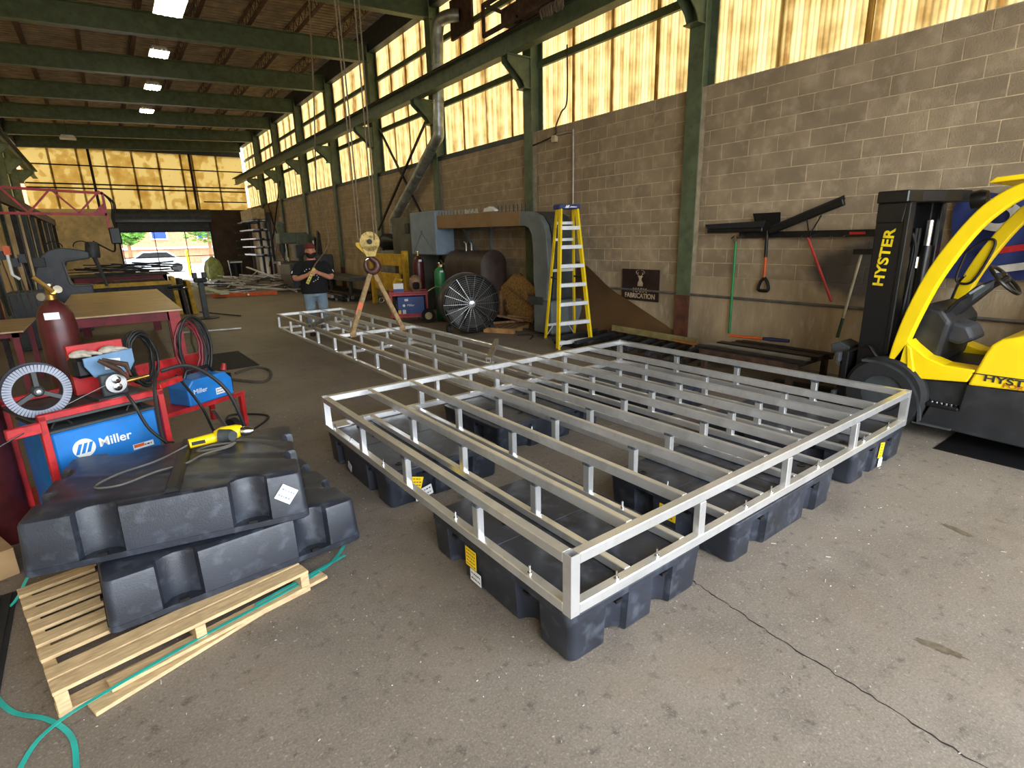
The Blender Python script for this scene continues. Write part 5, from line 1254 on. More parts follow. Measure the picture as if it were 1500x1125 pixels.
ARM = {-1: [(-.20, .0, 1.40), (-.27, -.02, 1.25), (-.285, -.07, 1.12), (-.16, -.19, 1.16), (-.045, -.262, 1.215)], 1: [(.20, .0, 1.40), (.27, -.02, 1.25), (.285, -.07, 1.12), (.16, -.19, 1.18), (.04, -.262, 1.245)]}
bd = MB()
bd.loft([ell((0, .0, z), rx, ry) for z, rx, ry in ((.86, .15, .10), (.95, .175, .115), (1.1, .18, .12), (1.25, .19, .12), (1.36, .19, .105), (1.43, .13, .08), (1.47, .07, .065), (1.54, .06, .062))])
# head
bd.loft([ell((0, -.015+dy, z), rx, ry, 20) for z, rx, ry, dy in ((1.50, .045, .05, -.015), (1.525, .06, .075, -.02), (1.56, .072, .092, -.01), (1.60, .078, .10, 0), (1.65, .08, .102, .005), (1.70, .077, .098, .008), (1.74, .06, .078, .01), (1.76, .03, .04, .01))])
bd.loft([[Vector((x*s_, y, z)) for x, y, z in ((-.012, -.108, 1.64), (.012, -.108, 1.64), (.02, -.128, 1.598), (0, -.136, 1.598), (-.02, -.128, 1.598))] for s_ in (1, .9)])
bd.ball((0, -.12, 1.605), (.016, .02, .02), 8)
for s_ in (-1, 1):
    bd.ball((s_*.081, .0, 1.62), (.012, .022, .03), 8)
    limb(bd, ARM[s_], (.058, .055, .05, .043, .03))
    h0 = Vector(ARM[s_][-1]); bd.ball(h0+Vector((0, -.005, .005)), (.038, .03, .045), 10)
    for k in range(4):
        z = -.032+.02*k; a = h0+Vector((-s_*.005, -.03, z)); bd.tube([a, a+Vector((-s_*.03, -.018, 0)), a+Vector((-s_*.055, -.006, -.002)), a+Vector((-s_*.062, .014, -.004))], [.0105, .0105, .0095, .008], 7)
    bd.tube([h0+Vector((-s_*.0, .01, .03)), h0+Vector((-s_*.02, -.015, .06)), h0+Vector((-s_*.03, -.03, .075))], [.012, .011, .009], 7)
    limb(bd, [(s_*.09, 0, .9), (s_*.105, -.01, .5), (s_*.115, .02, .08)], (.085, .06, .045))
body = remesh(bd, 'body', skin, man, .0075, 3)
for s_ in (-1, 1): MB().ball((s_*.032, -.099, 1.642), (.011, .008, .008), 8).build('eye', steel_bk, body, True)
br = MB(); br.tube([(-.03, -.112, 1.566), (0, -.118, 1.570), (.03, -.112, 1.566)], .006, 6); br.build('mouth', M('lips', L(150, 80, 74), .5), body)
man.scale = (1.12, 1.08, 1.0)
shirt = M('black_cotton', L(18, 18, 22), .9, 0, .1, 14)
sb_ = MB(); sb_.loft([ell((0, .0, z), rx, ry, 20) for z, rx, ry in ((.82, .225, .155), (.9, .23, .16), (1.0, .225, .165), (1.15, .22, .15), (1.3, .222, .135), (1.38, .215, .12), (1.435, .15, .095), (1.46, .09, .08))])
for s_ in (-1, 1): limb(sb_, [(s_*.16, 0, 1.39), (s_*.215, -.005, 1.35), (s_*.275, -.02, 1.23), (s_*.29, -.035, 1.17)], (.075, .08, .078, .082))
shirt_o = remesh(sb_, 'tshirt', shirt, man, .012, 5)
for k, (x, z) in enumerate(((-.13, 1.26), (-.10, 1.29), (-.05, 1.30), (.06, 1.17), (.08, 1.135), (.065, 1.10), (.03, 1.08), (-.005, 1.06), (.05, 1.21), (-.075, 1.19))):
    yy = -.175+.35*abs(x)**1.5; MB().ball((x, yy+.005, z), (.011, .012, .011), 8).build('print_dot', white, shirt_o)
for s_ in (-1, 1): MB().obox((s_*.335, -.085, 1.245), (.012, .03, .05), Matrix.Rotation(s_*-.35, 3, 'Y')).build('sleeve_print', white, shirt_o)
jn = MB(); jn.loft([ell((0, .0, z), rx, ry, 18) for z, rx, ry in ((.76, .17, .125), (.82, .195, .135), (.9, .20, .14), (.95, .19, .13))])
for s_ in (-1, 1): limb(jn, [(s_*.095, 0, .86), (s_*.105, -.01, .66), (s_*.11, -.012, .48), (s_*.118, .01, .26), (s_*.12, .015, .07)], (.108, .098, .088, .083, .085))
remesh(jn, 'jeans', M('faded_denim', L(124, 144, 160), .85, 0, .15, 4, col3=L(176, 178, 170), scale3=6, amt3=.5), man, .012, 4)
for s_ in (-1, 1):
    MB().loft([[Vector((s_*.12+rx*math.cos(2*PI*k/14), -.045+ry*math.sin(2*PI*k/14), z)) for k in range(14)] for z, rx, ry in ((0, .05, .14), (.03, .053, .145), (.06, .05, .12), (.10, .05, .075))]).build('boot', M('boot_leather', L(60, 46, 36), .7), man, True)
MB().loft([ell((0, -.008, z), rx, ry, 22) for z, rx, ry in ((1.672, .090, .113), (1.705, .090, .112), (1.74, .082, .10), (1.77, .06, .072), (1.785, .02, .025))]).build('beanie', M('maroon_knit', L(106, 44, 38), .95, 0, .12, 30), man, True)
be = MB(); be.loft([[Vector((rx*math.cos(a), -.02+ry*math.sin(a), z)) for a in [PI+PI*k/12 for k in range(13)]]+[Vector((rx*.8*math.cos(a), -.02+ry*.8*math.sin(a), z)) for a in [2*PI-PI*k/12 for k in range(13)]] for z, rx, ry in ((1.488, .04, .06), (1.51, .062, .085), (1.54, .074, .1), (1.563, .08, .105), (1.60, .083, .09))])
be.build('beard', M('beard_hair', L(38, 24, 20), .9), man, True)
pd = thing('crane_pendant', 'yellow crane pendant control in the man\'s hands on its hanging cable', 'pendant', (MX, MY, 1.2), MR)
pa, pb = Vector((.03, -.30, .12)), Vector((-.13, -.30, -.17)); pdv = (pb-pa).normalized()
MB().bar(pa, pb, .075, .06).build('pendant_body', M('pendant_yellow', L(206, 186, 70), .5, 0, .1, 9), pd, bev=.008)
for k in range(4):
    c_ = pa.lerp(pb, .35+.17*k)+Vector((0, -.034, 0)); MB().lathe([(0, 0), (.011, 0), (.011, .006), (0, .007)], 10, c_, (0, -1, 0)).build('push_button', steel_bk, pd)
Rm_ = Matrix.Rotation(-MR, 3, 'Z')
def to_l(p): return Rm_ @ (Vector(p)-Vector((MX, MY, 1.2)))
MB().tube(catmull([pa, pa+Vector((.02, 0, .06)), to_l((3.56, 11.0, 1.75)), to_l((3.54, 11, 2.2)), to_l((3.46, 11, 2.8)), to_l((3.58, 11, 4.2)), to_l((3.69, 11, 5.9)), to_l((3.7, 11, 7.3))], 8), .012, 8).build('pendant_cable', M('pendant_cord', L(126, 104, 76), .7), pd, True)

# ================================================================== RIGHT WALL THINGS
sg = thing('shop_sign', 'dark rusty steel sign with a cut-out stag over the word FABRICATION', 'sign', (7.20, 6.215, .70))
sgm = M('sign_steel', L(58, 40, 36), .55, .3, .25, 4, col3=L(40, 44, 56), scale3=3, amt3=.6)
MB().box(-.006, .006, -.40, .40, 0, .52).build('sign_plate', sgm, sg)
pale = M('sign_cutout', L(196, 172, 140), .8)
B_ = lambda y, z: basis((-.008, y, z), (0, -1, 0), (0, 0, 1))
text('lettering', 'FABRICATION', .115, pale, sg, B_(0, .075), sx=.9, bold=.002)
text('lettering', 'MARX', .10, pale, sg, B_(0, .17), sx=1.1, bold=.002)
st_ = MB()
def flat(poly, mb): mb.prism([(-y, z) for y, z in poly], 'x', -.010, -.0065)
flat([(-.05, .24), (.06, .24), (.065, .29), (.03, .34), (.035, .38), (.06, .40), (.04, .415), (.0, .41), (-.03, .42), (-.055, .405), (-.03, .385), (-.02, .34), (-.045, .3)], st_)
for s_ in (-1, 1):
    pts_ = [(s_*.012, .41), (s_*.05, .43), (s_*.085, .455), (s_*.085, .485), (s_*.06, .50), (s_*.02, .505)]
    for a, b_ in zip(pts_, pts_[1:]): st_.bar((-.0085, -a[0], a[1]), (-.0085, -b_[0], b_[1]), .014, .003)
    st_.bar((-.0085, -s_*.05, .43), (-.0085, -s_*.045, .47), .01, .003)
st_.build('stag_emblem', pale, sg)
cd = MB((7.15, 4, .87)).tube([(7.19, 6.9, .875), (7.19, 2.4, .865), (7.19, 1.0, .86)], .018, 8).build('wall_pipe', M('pipe_grey', L(120, 116, 110), .5, .4), None, True); cd.location = (7.15, 4, .87); tag(cd, 'grey pipe running level along the base of the block wall', 'pipe')
c2_ = MB((7.2, 7.9, 2)).tube(catmull([(7.2, 8.35, 3.62), (7.2, 8.05, 3.62), (7.2, 7.93, 3.60), (7.2, 7.9, 3.5), (7.2, 7.9, 2.0), (7.2, 7.9, .6)], 5), .022, 10).build('conduit', M('conduit_pale', L(170, 158, 142), .45, .4), None, True); c2_.location = (7.2, 7.9, 2); tag(c2_, 'pale vertical conduit on the block wall behind the ladder', 'conduit')
c3_ = MB((7.2, 8.6, 3.6)).tube(catmull([(7.33, 8.22, 5.1), (7.33, 8.22, 4.2), (7.26, 8.3, 4.0), (7.215, 8.4, 3.78), (7.2, 8.45, 3.62), (7.2, 9.2, 3.52)], 6), .014, 8).build('thin_conduit', rusty, None, True); c3_.location = (7.2, 8.6, 3.6); tag(c3_, 'thin dark cable running down the daylight sheets to a small box', 'cable')
jbx = MB((7.2, 8.42, 3.55)).box(7.16, 7.235, 8.36, 8.48, 3.5, 3.62).build('junction_box', mortar, None, bev=.006); jbx.location = (7.2, 8.42, 3.55); tag(jbx, 'small junction box at the top of the block wall', 'box')
for (p, q, lb) in (((6.98, 16.6, 2.1), (7.3, 13.3, 5.0), 'dark diagonal brace rod in the bay left of the duct, rising to the ladder side'), ((6.98, 13.3, 2.1), (7.3, 16.6, 5.0), 'dark diagonal brace rod in the bay left of the duct, rising to the back'), ((7.0, 28.2, .6), (7.2, 31.8, 4.6), 'dark diagonal brace rod near the bar rack, rising to the back'), ((7.0, 31.8, .6), (7.2, 28.2, 4.6), 'dark diagonal brace rod near the bar rack, rising to the front')):
    o = MB(p).bar(p, q, .05, .05).build('brace_rod', steel_dk); o.location = p; tag(o, lb, 'brace')
# tool rail with tools
tr2 = thing('tool_rail', 'black tool hanging rail on the block wall beside the forklift', 'rail', (7.2, 3.9, 1.72)); o_ = tr2.location
MB(o_).box(7.17, 7.232, 2.7, 4.45, 1.70, 1.78).build('rail', steel_bk, tr2)
for y in (4.52, 4.42, 3.55, 3.44, 3.2, 3.05): MB(o_).bar((7.17, y, 1.73), (7.10, y, 1.70), .015).build('hook', chrome, tr2)
MB(o_).box(7.16, 7.17, 2.85, 3.02, 1.725, 1.755).build('red_label', red, tr2)
def tool(name, label, loc): return thing(name, label, 'tool', loc)
g = tool('push_broom', 'long black push broom with green handle hanging on the wall', (7.15, 4.46, .36)); o_ = g.location
MB(o_).bar((7.14, 4.46, .36), (7.14, 4.47, 1.66), .034, .034).build('handle', M('green_handle', L(34, 140, 74), .5), g, bev=.01); MB(o_).box(7.10, 7.17, 4.08, 4.92, 1.78, 1.84).build('head', steel_bk, g, bev=.01); MB(o_).prism([(4.08, 1.84), (4.92, 1.84), (4.96, 1.90), (4.06, 1.92)], 'x', 7.1, 7.17).build('bristles', rubber, g); MB(o_).bar((7.14, 4.47, 1.64), (7.14, 4.47, 1.72), .024).build('ferrule', chrome, g)
g = tool('shovel', 'black square shovel with orange shaft hanging blade up', (7.14, 4.0, 1.05)); o_ = g.location
MB(o_).loft([[(7.15+dx+b_, y, z) for y, z, b_ in ((4.24, 2.02, -.03), (3.86, 2.02, -.03), (3.86, 1.82, 0), (3.93, 1.74, 0), (4.1, 1.74, 0), (4.2, 1.86, 0))] for dx in (-.003, .003)]).build('blade', steel_bk, g)
MB(o_).tube([(7.13, 4.02, 1.80), (7.13, 4.01, 1.45)], .022, 10).build('socket', steel_bk, g, True); MB(o_).tube([(7.13, 4.01, 1.46), (7.13, 4.0, 1.17)], .019, 10).build('shaft', orange, g, True)
MB(o_).tube(catmull([(7.13, 4.0, 1.18), (7.13, 4.05, 1.12), (7.13, 4.07, 1.02), (7.13, 4.0, 1.005), (7.13, 3.93, 1.02), (7.13, 3.95, 1.12), (7.13, 4.0, 1.18)], 4), .022, 8).build('d_grip', steel_bk, g, True)
g = tool('floor_squeegee', 'black floor squeegee with red handle tilted on the tool rail', (7.13, 3.3, .93)); o_ = g.location
MB(o_).bar((7.12, 3.48, 1.70), (7.12, 3.10, .93), .03, .03).build('handle', M('red_handle', L(206, 60, 50), .5), g, bev=.008); MB(o_).bar((7.11, 3.98, 1.78), (7.11, 3.10, 2.10), .06, .08).build('head', steel_bk, g, bev=.01); MB(o_).bar((7.11, 3.95, 1.83), (7.11, 3.10, 2.15), .015, .05).build('rubber_blade', rubber, g)
for y in (3.52, 3.34): MB(o_).bar((7.11, 3.46, 1.72), (7.11, y, 1.96), .012).build('brace_wire', steel_dk, g)
g = tool('hoe', 'tool with pale handle and green grip leaning beside the mast', (7.1, 2.95, .5)); o_ = g.location
MB(o_).tube([(7.12, 2.98, .50), (7.12, 2.945, .74)], .019, 10).build('grip', M('green_grip', L(44, 72, 48), .7), g, True); MB(o_).tube([(7.12, 2.945, .74), (7.12, 2.84, 1.5)], .016, 10).build('handle', M('pale_wood', L(190, 180, 150), .7), g, True); MB(o_).box(7.09, 7.15, 2.72, 2.92, 1.5, 1.56).build('tool_head', steel_dk, g)
# rusty sheet leaning on the wall, curling out at its far end
sh_ = thing('steel_sheet', 'large brown steel sheet curled against the block wall behind the ladder', 'sheet', (7.0, 6.6, 0)); mb = MB(sh_.location)
top_ = [(8.1, 1.36), (7.7, 1.30), (7.45, 1.22), (7.2, 1.06), (7.0, .93), (6.75, .80), (6.4, .66), (6.1, .53), (5.7, .36), (5.4, .22), (5.1, .10)]
rows2 = []
for (y, zt_) in top_:
    lean = .10+.16*max(0, (y-6.6)/1.5)
    rows2.append([(7.20-(lean+.14)*(1-k/6)**1.5-.015*math.sin(y*2), y, .02+(zt_-.02)*k/6) for k in range(7)])
v_ = [p for r_ in rows2 for p in r_]; n7 = 7
fs = [(i*n7+k, (i+1)*n7+k, (i+1)*n7+k+1, i*n7+k+1) for i in range(len(rows2)-1) for k in range(6)]
v2 = [(x-.006, y, z) for x, y, z in v_]; nn = len(v_)
mb.add(v_+v2, fs+[tuple(nn+q for q in reversed(f)) for f in fs]); mb.build('sheet', M('brown_sheet', L(104, 78, 52), .42, .35, .15, 1.5), sh_, True)
# bundle of dark bars on timbers behind the dock
GL = 'dark steel grating bars on the floor behind the dock frame'
for k in range(13):
    y = 6.95-.22*k; x0, x1 = 5.75+.05*k, 7.0; 
    if k > 7: x0 = 6.0
    o = MB((x0, y, 0)).bar((x0, y-.18, .13), (x1, y+.05, .13), .07, .05, up=(0, 0, 1)).build('floor_bar', steel_dk if k % 2 else M('blue_grey_bar', L(70, 74, 82), .5, .5), None, bev=.004); o.location = (x0, y, 0); tag(o, 'dark steel bar lying behind the dock frame, %s in the row from the ladder' % ORD[k], 'bar', GL)
for i, x in enumerate((5.95, 6.85)):
    o = MB((x, 5.5, 0)).box(x-.04, x+.04, 4.2, 6.95, .02, .1).build('bearer', steel_dk, None); o.location = (x, 5.5, 0); tag(o, ('dark bearer under the row of bars on the dock side', 'dark bearer under the row of bars on the wall side')[i], 'bar')
o = MB((6.9, 5.9, .2)).bar((6.85, 6.5, .24), (6.95, 4.85, .20), .03, .10, up=(0, 0, 1)).build('long_plank', M('green_wood', L(150, 134, 84), .8, 0, .2, 6), None, bev=.003); o.location = (6.9, 5.9, .2); tag(o, 'long weathered plank on edge against the foot of the steel sheet', 'plank')
# steel stand with bars and hammer
ss = thing('steel_stand', 'low rusty steel stand piled with flat bars beside the forklift carriage', 'stand', (6.35, 3.45, 0)); o_ = ss.location
for x in (5.95, 6.75):
    MB(o_).box(x-.03, x+.03, 2.85, 4.1, .3, .36).build('side_rail', rusty, ss)
    for y in (2.9, 4.0): MB(o_).box(x-.03, x+.03, y, y+.06, 0, .3).build('leg', rusty, ss)
for y in (2.9, 4.0): MB(o_).box(5.95, 6.75, y, y+.06, .3, .36).build('cross_rail', rusty, ss)
for k in range(5):
    x = 6.02+.15*k; o = MB((x, 3.4, .36)).box(x-.06, x+.06, 2.8+.05*(k % 2), 4.2-.06*k, .361, .385+.01*(k % 3)).build('flat_bar', (steel_dk, alu_old, steel_bk, rusty, steel_dk)[k], None, bev=.003); o.location = (x, 3.4, .36); tag(o, 'flat bar '+('nearest the dock', 'second from the dock', 'in the middle', 'second from the wall', 'nearest the wall')[k]+' on the low rusty stand', 'bar')
hm = thing('long_handled_tool', 'orange shafted tool with dark blue grip resting on the steel stand', 'tool', (6.7, 3.7, .43)); MB().tube([(-.05, .45, .0), (.0, .0, .01)], .018, 10).build('shaft', orange, hm, True); MB().tube([(.0, .0, .01), (.02, -.1, .012), (.05, -.32, .015)], [.02, .028, .022], 10).build('grip', M('navy_grip', L(36, 40, 78), .6), hm, True)
o = MB((6.6, 4.6, .22)).bar((6.75, 5.1, .22), (6.75, 4.2, .2), .05, .03, up=(0, 0, 1)).build('orange_batten', M('orange_wood', L(190, 120, 60), .7), None); o.location = (6.6, 4.6, .22); tag(o, 'orange brown batten lying beyond the steel stand', 'batten')
# ================================================================== FORKLIFT (faces +Y, left side towards the dock)
fk = thing('forklift', 'yellow and black forklift truck parked against the block wall at right', 'forklift', (6.1, .9, 0)); FO = fk.location
XS = 5.52
fy_ = yellow; fb = M('forklift_black', L(30, 31, 34), .5, 0, .15, 5, col3=L(66, 66, 68), scale3=6, amt3=.35)
fbs = M('forklift_gloss_black', L(20, 20, 22), .3, 0, .1, 6)
def fp(name, poly, x0, x1, mat, parent=fk, bev=.01, seg=2): return MB(FO).prism(poly, 'x', x0, x1).build(name, mat, parent, bev=bev, seg=seg)
# chassis side, step well
fp('chassis', [(1.56, .12), (1.50, .30), (1.30, .30), (1.28, .53), (.92, .54), (-.7, .56), (-.75, .2), (.85, .10)], XS+.01, 6.68, fb)
fp('step_plate', [(1.53, .29), (1.30, .29), (1.30, .32), (1.53, .33)], XS, 6.7, steel_bk)
for k in range(6): MB(FO).lathe([(.014, 0), (.014, .006), (.008, .006)], 10, (XS+.05, 1.33+.034*k, .327)).build('tread_stud', chrome, fk)
fp('step_bar', [(1.60, .12), (1.32, .12), (1.32, .135), (1.60, .135)], XS-.02, XS+.06, dkgrey, bev=.003)
fp('front_cowl', [(1.86, .58), (1.74, .84), (1.70, .80), (1.58, .71), (1.45, .665), (1.24, .66), (1.28, .55), (1.62, .515), (1.70, .48)], XS, XS+.22, fy_)
fp('front_cowl', [(1.86, .58), (1.74, .84), (1.70, .80), (1.58, .71), (1.45, .665), (1.24, .66), (1.28, .55), (1.62, .515), (1.70, .48)], 6.48, 6.7, fy_)
fp('side_sill', [(1.62, .50), (1.28, .535), (1.28, .32), (1.52, .33)], XS+.06, 6.6, fb)
fp('floor_plate', [(1.80, .62), (1.25, .62), (1.25, .59), (1.80, .59)], XS+.2, 6.5, fb)
hood = [(1.245, .62), (1.20, .80), (1.17, .88), (1.12, .93), (1.02, .965), (.6, .98), (-.2, .98), (-.5, 1.0), (-.78, .9), (-.8, .55), (.92, .55), (1.27, .53)]
fp('engine_hood', hood, XS-.005, 6.705, fy_, bev=.015, seg=2)
fp('hood_seam', [(1.25, .640), (-.5, .662), (-.5, .655), (1.25, .633)], XS-.012, XS-.004, fb, bev=0)
text('lettering', 'HYSTER', .072, ink, fk, basis((XS-.011-FO.x, .995-FO.y, .605), (0, -1, -.03), (0, 0, 1)), sx=1.45, bold=.0015)
text('lettering', 'FORTIS', .048, M('orange_print', L(190, 100, 20), .5), fk, basis((XS-.011-FO.x, .945-FO.y, .570), (0, -1, -.03), (0, 0, 1)), sx=1.4)
fp('seat_base', [(.95, .97), (.35, .98), (.3, 1.08), (.9, 1.06)], 5.85, 6.4, fb)
fp('seat_back', [(.42, 1.05), (.25, 1.05), (.12, 1.6), (.24, 1.62)], 5.85, 6.4, fb, bev=.03)
# tyre, fender
ty = MB(FO).lathe([(.17, -.02), (.30, -.02), (.335, .02), (.335, .18), (.30, .22), (.17, .22)], 40, (XS-.01, 1.86, .335), (1, 0, 0), False).build('front_tyre', rubber, fk, True)
MB(FO).lathe([(.17, .0), (.185, .0), (.185, .06), (.10, .07), (.10, .03), (0, .03)], 30, (XS-.0, 1.86, .335), (1, 0, 0)).build('wheel_rim', dkgrey, ty, True)
for k in range(8): MB(FO).lathe([(.014, 0), (.014, .02), (0, .02)], 8, (XS+.03, 1.86+.13*math.cos(k*PI/4), .335+.13*math.sin(k*PI/4)), (-1, 0, 0)).build('lug_nut', chrome, ty)
ty2 = MB(FO).lathe([(.17, -.02), (.30, -.02), (.335, .02), (.335, .18), (.30, .22), (.17, .22)], 40, (6.5, 1.88, .335), (1, 0, 0)).build('front_tyre', rubber, fk, True)
for x in (XS+.1, 6.4): MB(FO).lathe([(.05, 0), (.24, 0), (.26, .03), (.26, .15), (.24, .18), (.05, .18)], 30, (x, -.35, .26), (1, 0, 0)).build('rear_tyre', rubber, fk, True)
arc = []
for k in range(13):
    a = math.radians(60+150*k/12) ; arc.append((1.90+.40*math.cos(a)*.95, .23+.40*math.sin(a)))
fpts = catmull([(2.06, .60, 0), (1.95, .605, 0), (1.85, .59, 0), (1.75, .55, 0), (1.67, .48, 0), (1.61, .38, 0), (1.575, .27, 0), (1.56, .13, 0)], 4)
inner = [(p.x+.0, p.y) for p in fpts]; outer_ = [(p.x-.02*(i/len(fpts)), p.y+.022) for i, p in enumerate(fpts)]
for x0 in (XS-.03, 6.48): fp('fender', inner+outer_[::-1], x0, x0+.24, dkgrey, bev=0)
# mast
for x0 in (5.62, 6.38):
    ms = fp('mast_channel', [(1.93, .12), (2.16, .12), (2.16, 2.07), (1.93, 2.07)], x0, x0+.05, fbs)
    fp('mast_flange', [(1.90, .12), (1.945, .12), (1.945, 2.0), (1.90, 2.0)], x0-.012, x0+.10, fbs)
    fp('inner_rail', [(1.97, .2), (2.12, .2), (2.12, 2.04), (1.97, 2.04)], x0+.06 if x0 < 6 else x0-.05, x0+.10 if x0 < 6 else x0-.01, steel_bk)
text('lettering', 'HYSTER', .115, M('mast_lettering', L(250, 216, 20), .5), fk, basis((5.618-FO.x, 2.05-FO.y, 1.53), (0, -.07, 1), (0, 1, .07)), sx=1.25, bold=.003)
cbp = [(5.60, 2.17), (6.45, 2.17), (6.45, 1.72), (6.36, 1.70), (6.2, 1.72), (6.0, 1.79), (5.8, 1.89), (5.60, 1.93)]
MB(FO).prism(cbp, 'z', 2.00, 2.10).build('mast_top_brace', fbs, fk, bev=.008)
fp('mast_gusset', [(2.16, 2.0), (1.93, 2.0), (1.95, 1.83), (2.16, 1.83)], 5.61, 5.75, fbs)
MB(FO).prism([(5.66, 2.12), (6.40, 2.12), (6.40, 2.08), (5.66, 2.08)], 'z', 1.55, 2.0).build('mast_cross_plate', steel_bk, fk)
MB(FO).prism([(5.66, 2.12), (6.40, 2.12), (6.40, 2.08), (5.66, 2.08)], 'z', .3, .6).build('mast_cross_plate', steel_bk, fk)
for x in (5.78, 6.3):
    cy_ = MB(FO).tube([(x, 1.96, .25), (x, 1.96, 1.62)], .045, 16).build('lift_cylinder', fbs, fk, True); MB(FO).tube([(x, 1.96, 1.62), (x, 1.96, 1.85)], .03, 12).build('cylinder_rod', chrome, cy_, True)
for x in (5.90, 6.08, 6.16):
    MB(FO).tube([(x, 1.99, .4), (x, 1.99, 1.78)], .014, 8).build('hydraulic_hose', cable_bk, fk, True)
for x in (5.95, 6.12): 
    for k in range(22): MB(FO).obox((x, 2.02, .6+.055*k), (.014 if k % 2 else .03, .02, .05), 0.0).build('chain_link', steel_dk, fk)
for x in (5.9, 6.14): MB(FO).tube([(x, 1.97, 1.42), (x, 1.97, 1.52)], .018, 10).build('hose_fitting', chrome, fk)
MB(FO).tube(catmull([(5.79, 1.92, 1.74), (5.85, 1.90, 1.6), (5.88, 1.92, 1.3), (5.86, 1.94, .7)], 5), .012, 6).build('hydraulic_hose', cable_bk, fk, True)
MB(FO).tube(catmull([(5.6, 2.12, .72), (5.57, 2.05, .74), (5.57, 1.98, .66), (5.6, 1.92, .62)], 5), .014, 6).build('hydraulic_hose', fbs, fk, True)
# carriage and side-shift in front of the mast
ca = fp('carriage', [(2.20, .12), (2.26, .12), (2.26, .66), (2.20, .66)], 5.55, 6.55, steel_bk)
for z in (.18, .56): fp('carriage_bar', [(2.26, z), (2.30, z), (2.30, z+.09), (2.26, z+.09)], 5.5, 6.6, dkgrey, ca)
for x in (5.75, 6.3):
    fp('fork', [(2.30, .05), (2.34, .03), (3.3, .02), (3.3, .035), (2.35, .07), (2.35, .68), (2.30, .68)], x, x+.1, steel_dk, ca, bev=.003)
fp('clamp_bracket', [(2.26, .60), (2.42, .60), (2.44, .68), (2.36, .72), (2.26, .68)], 5.7, 5.95, dkgrey, ca)
MB(FO).tube([(5.75, 2.36, .5), (5.98, 2.36, .5)], .03, 10).build('shift_cylinder', chrome, ca, True)
# overhead guard: two bent yellow posts and roof
def guard(x0, x1, dy=0):
    o1 = catmull([(1.87, .56, 0), (1.845, .80, 0), (1.78, 1.12, 0), (1.665, 1.48, 0), (1.50, 1.80, 0), (1.36, 1.98, 0), (1.18, 2.09, 0), (.9, 2.13, 0), (.3, 2.14, 0), (-.35, 2.12, 0)], 4)
    i1 = catmull([(1.76, .56, 0), (1.74, .78, 0), (1.675, 1.06, 0), (1.575, 1.38, 0), (1.425, 1.70, 0), (1.30, 1.87, 0), (1.15, 1.985, 0), (.9, 2.04, 0), (.3, 2.05, 0), (-.35, 2.03, 0)], 4)
    return fp('guard_post', [(p.x, p.y) for p in o1]+[(p.x, p.y) for p in reversed(i1)], x0, x1, fy_, bev=.012)
guard(XS, XS+.09); guard(6.6, 6.69)
for s_ in (XS, 6.6): fp('rear_post', [(-.35, 2.05), (-.43, 2.05), (-.62, .95), (-.52, .95)], s_, s_+.09, fy_)
fp('roof_visor', [(1.40, 2.10), (1.36, 2.14), (.9, 2.17), (.9, 2.13)], XS+.02, 6.67, fy_)
for k in range(7): fp('roof_bar', [(.85-.18*k, 2.06), (.80-.18*k, 2.06), (.80-.18*k, 2.12), (.85-.18*k, 2.12)], XS+.09, 6.6, fy_, bev=.004)
MB(FO).lathe([(0, 0), (.06, .01), (.075, .05), (.07, .11), (0, .12)], 16, (5.75, 1.42, 2.0), (0, 1, -.1)).build('work_lamp', steel_bk, fk, True)
MB(FO).lathe([(0, 0), (.06, .01), (.075, .05), (.07, .11), (0, .12)], 16, (6.45, 1.42, 2.0), (0, 1, -.1)).build('work_lamp', steel_bk, fk, True)
fp('guard_foot', [(1.74, .80), (1.70, .78), (1.64, .55), (1.66, .50), (1.70, .55)], XS-.012, XS+.08, fy_)
# dashboard, column, wheel, levers
fp('dashboard', [(1.80, .62), (1.82, 1.05), (1.72, 1.14), (1.58, 1.10), (1.50, 1.0), (1.55, .62)], 5.70, 6.45, fb, bev=.04, seg=3)
fp('dash_pod', [(1.60, 1.02), (1.40, .97), (1.34, .86), (1.44, .80), (1.62, .84)], 5.78, 6.1, M('forklift_grey', L(58, 60, 66), .5), bev=.03)
stc = MB(FO).loft([[Vector((5.98+a, 1.62, 1.0+z)) for a, z in ((-.10, -.07), (.10, -.07), (.10, .07), (-.10, .07))], [Vector((5.98+a, 1.44, 1.22+z)) for a, z in ((-.09, -.07), (.09, -.07), (.09, .07), (-.09, .07))], [Vector((5.98+a, 1.33, 1.32+z)) for a, z in ((-.05, -.04), (.05, -.04), (.05, .04), (-.05, .04))]]).build('steering_column', fb, fk, bev=.015)
MB(FO).obox((5.93, 1.42, 1.27), (.16, .11, .02), Matrix.Rotation(-.75, 3, 'X')).build('display', M('lcd_grey', L(150, 156, 166), .3), stc, bev=.005)
swn = Vector((0, -.72, .69)).normalized(); swc = Vector((5.98, 1.27, 1.35)); _, su, sv = ortho(swn)
sw_ = MB(FO).tube([swc+(su*math.cos(2*PI*k/32)+sv*math.sin(2*PI*k/32))*.145 for k in range(32)], .015, 8, True).build('steering_wheel', fbs, fk, True)
for k in range(3):
    a = 2*PI*k/3+.5; MB(FO).bar(swc, swc+(su*math.cos(a)+sv*math.sin(a))*.14, .03, .012).build('wheel_spoke', fbs, sw_)
MB(FO).lathe([(0, 0), (.035, 0), (.03, .03), (0, .032)], 14, swc-swn*.01, swn).build('wheel_hub', fbs, sw_, True)
MB(FO).tube([swc+su*.13+swn*.01, swc+su*.13+swn*.06], .016, 10).build('spinner_knob', fbs, sw_, True)
MB(FO).tube([swc, Vector((5.98, 1.36, 1.28))], .02, 10).build('wheel_shaft', fbs, sw_)
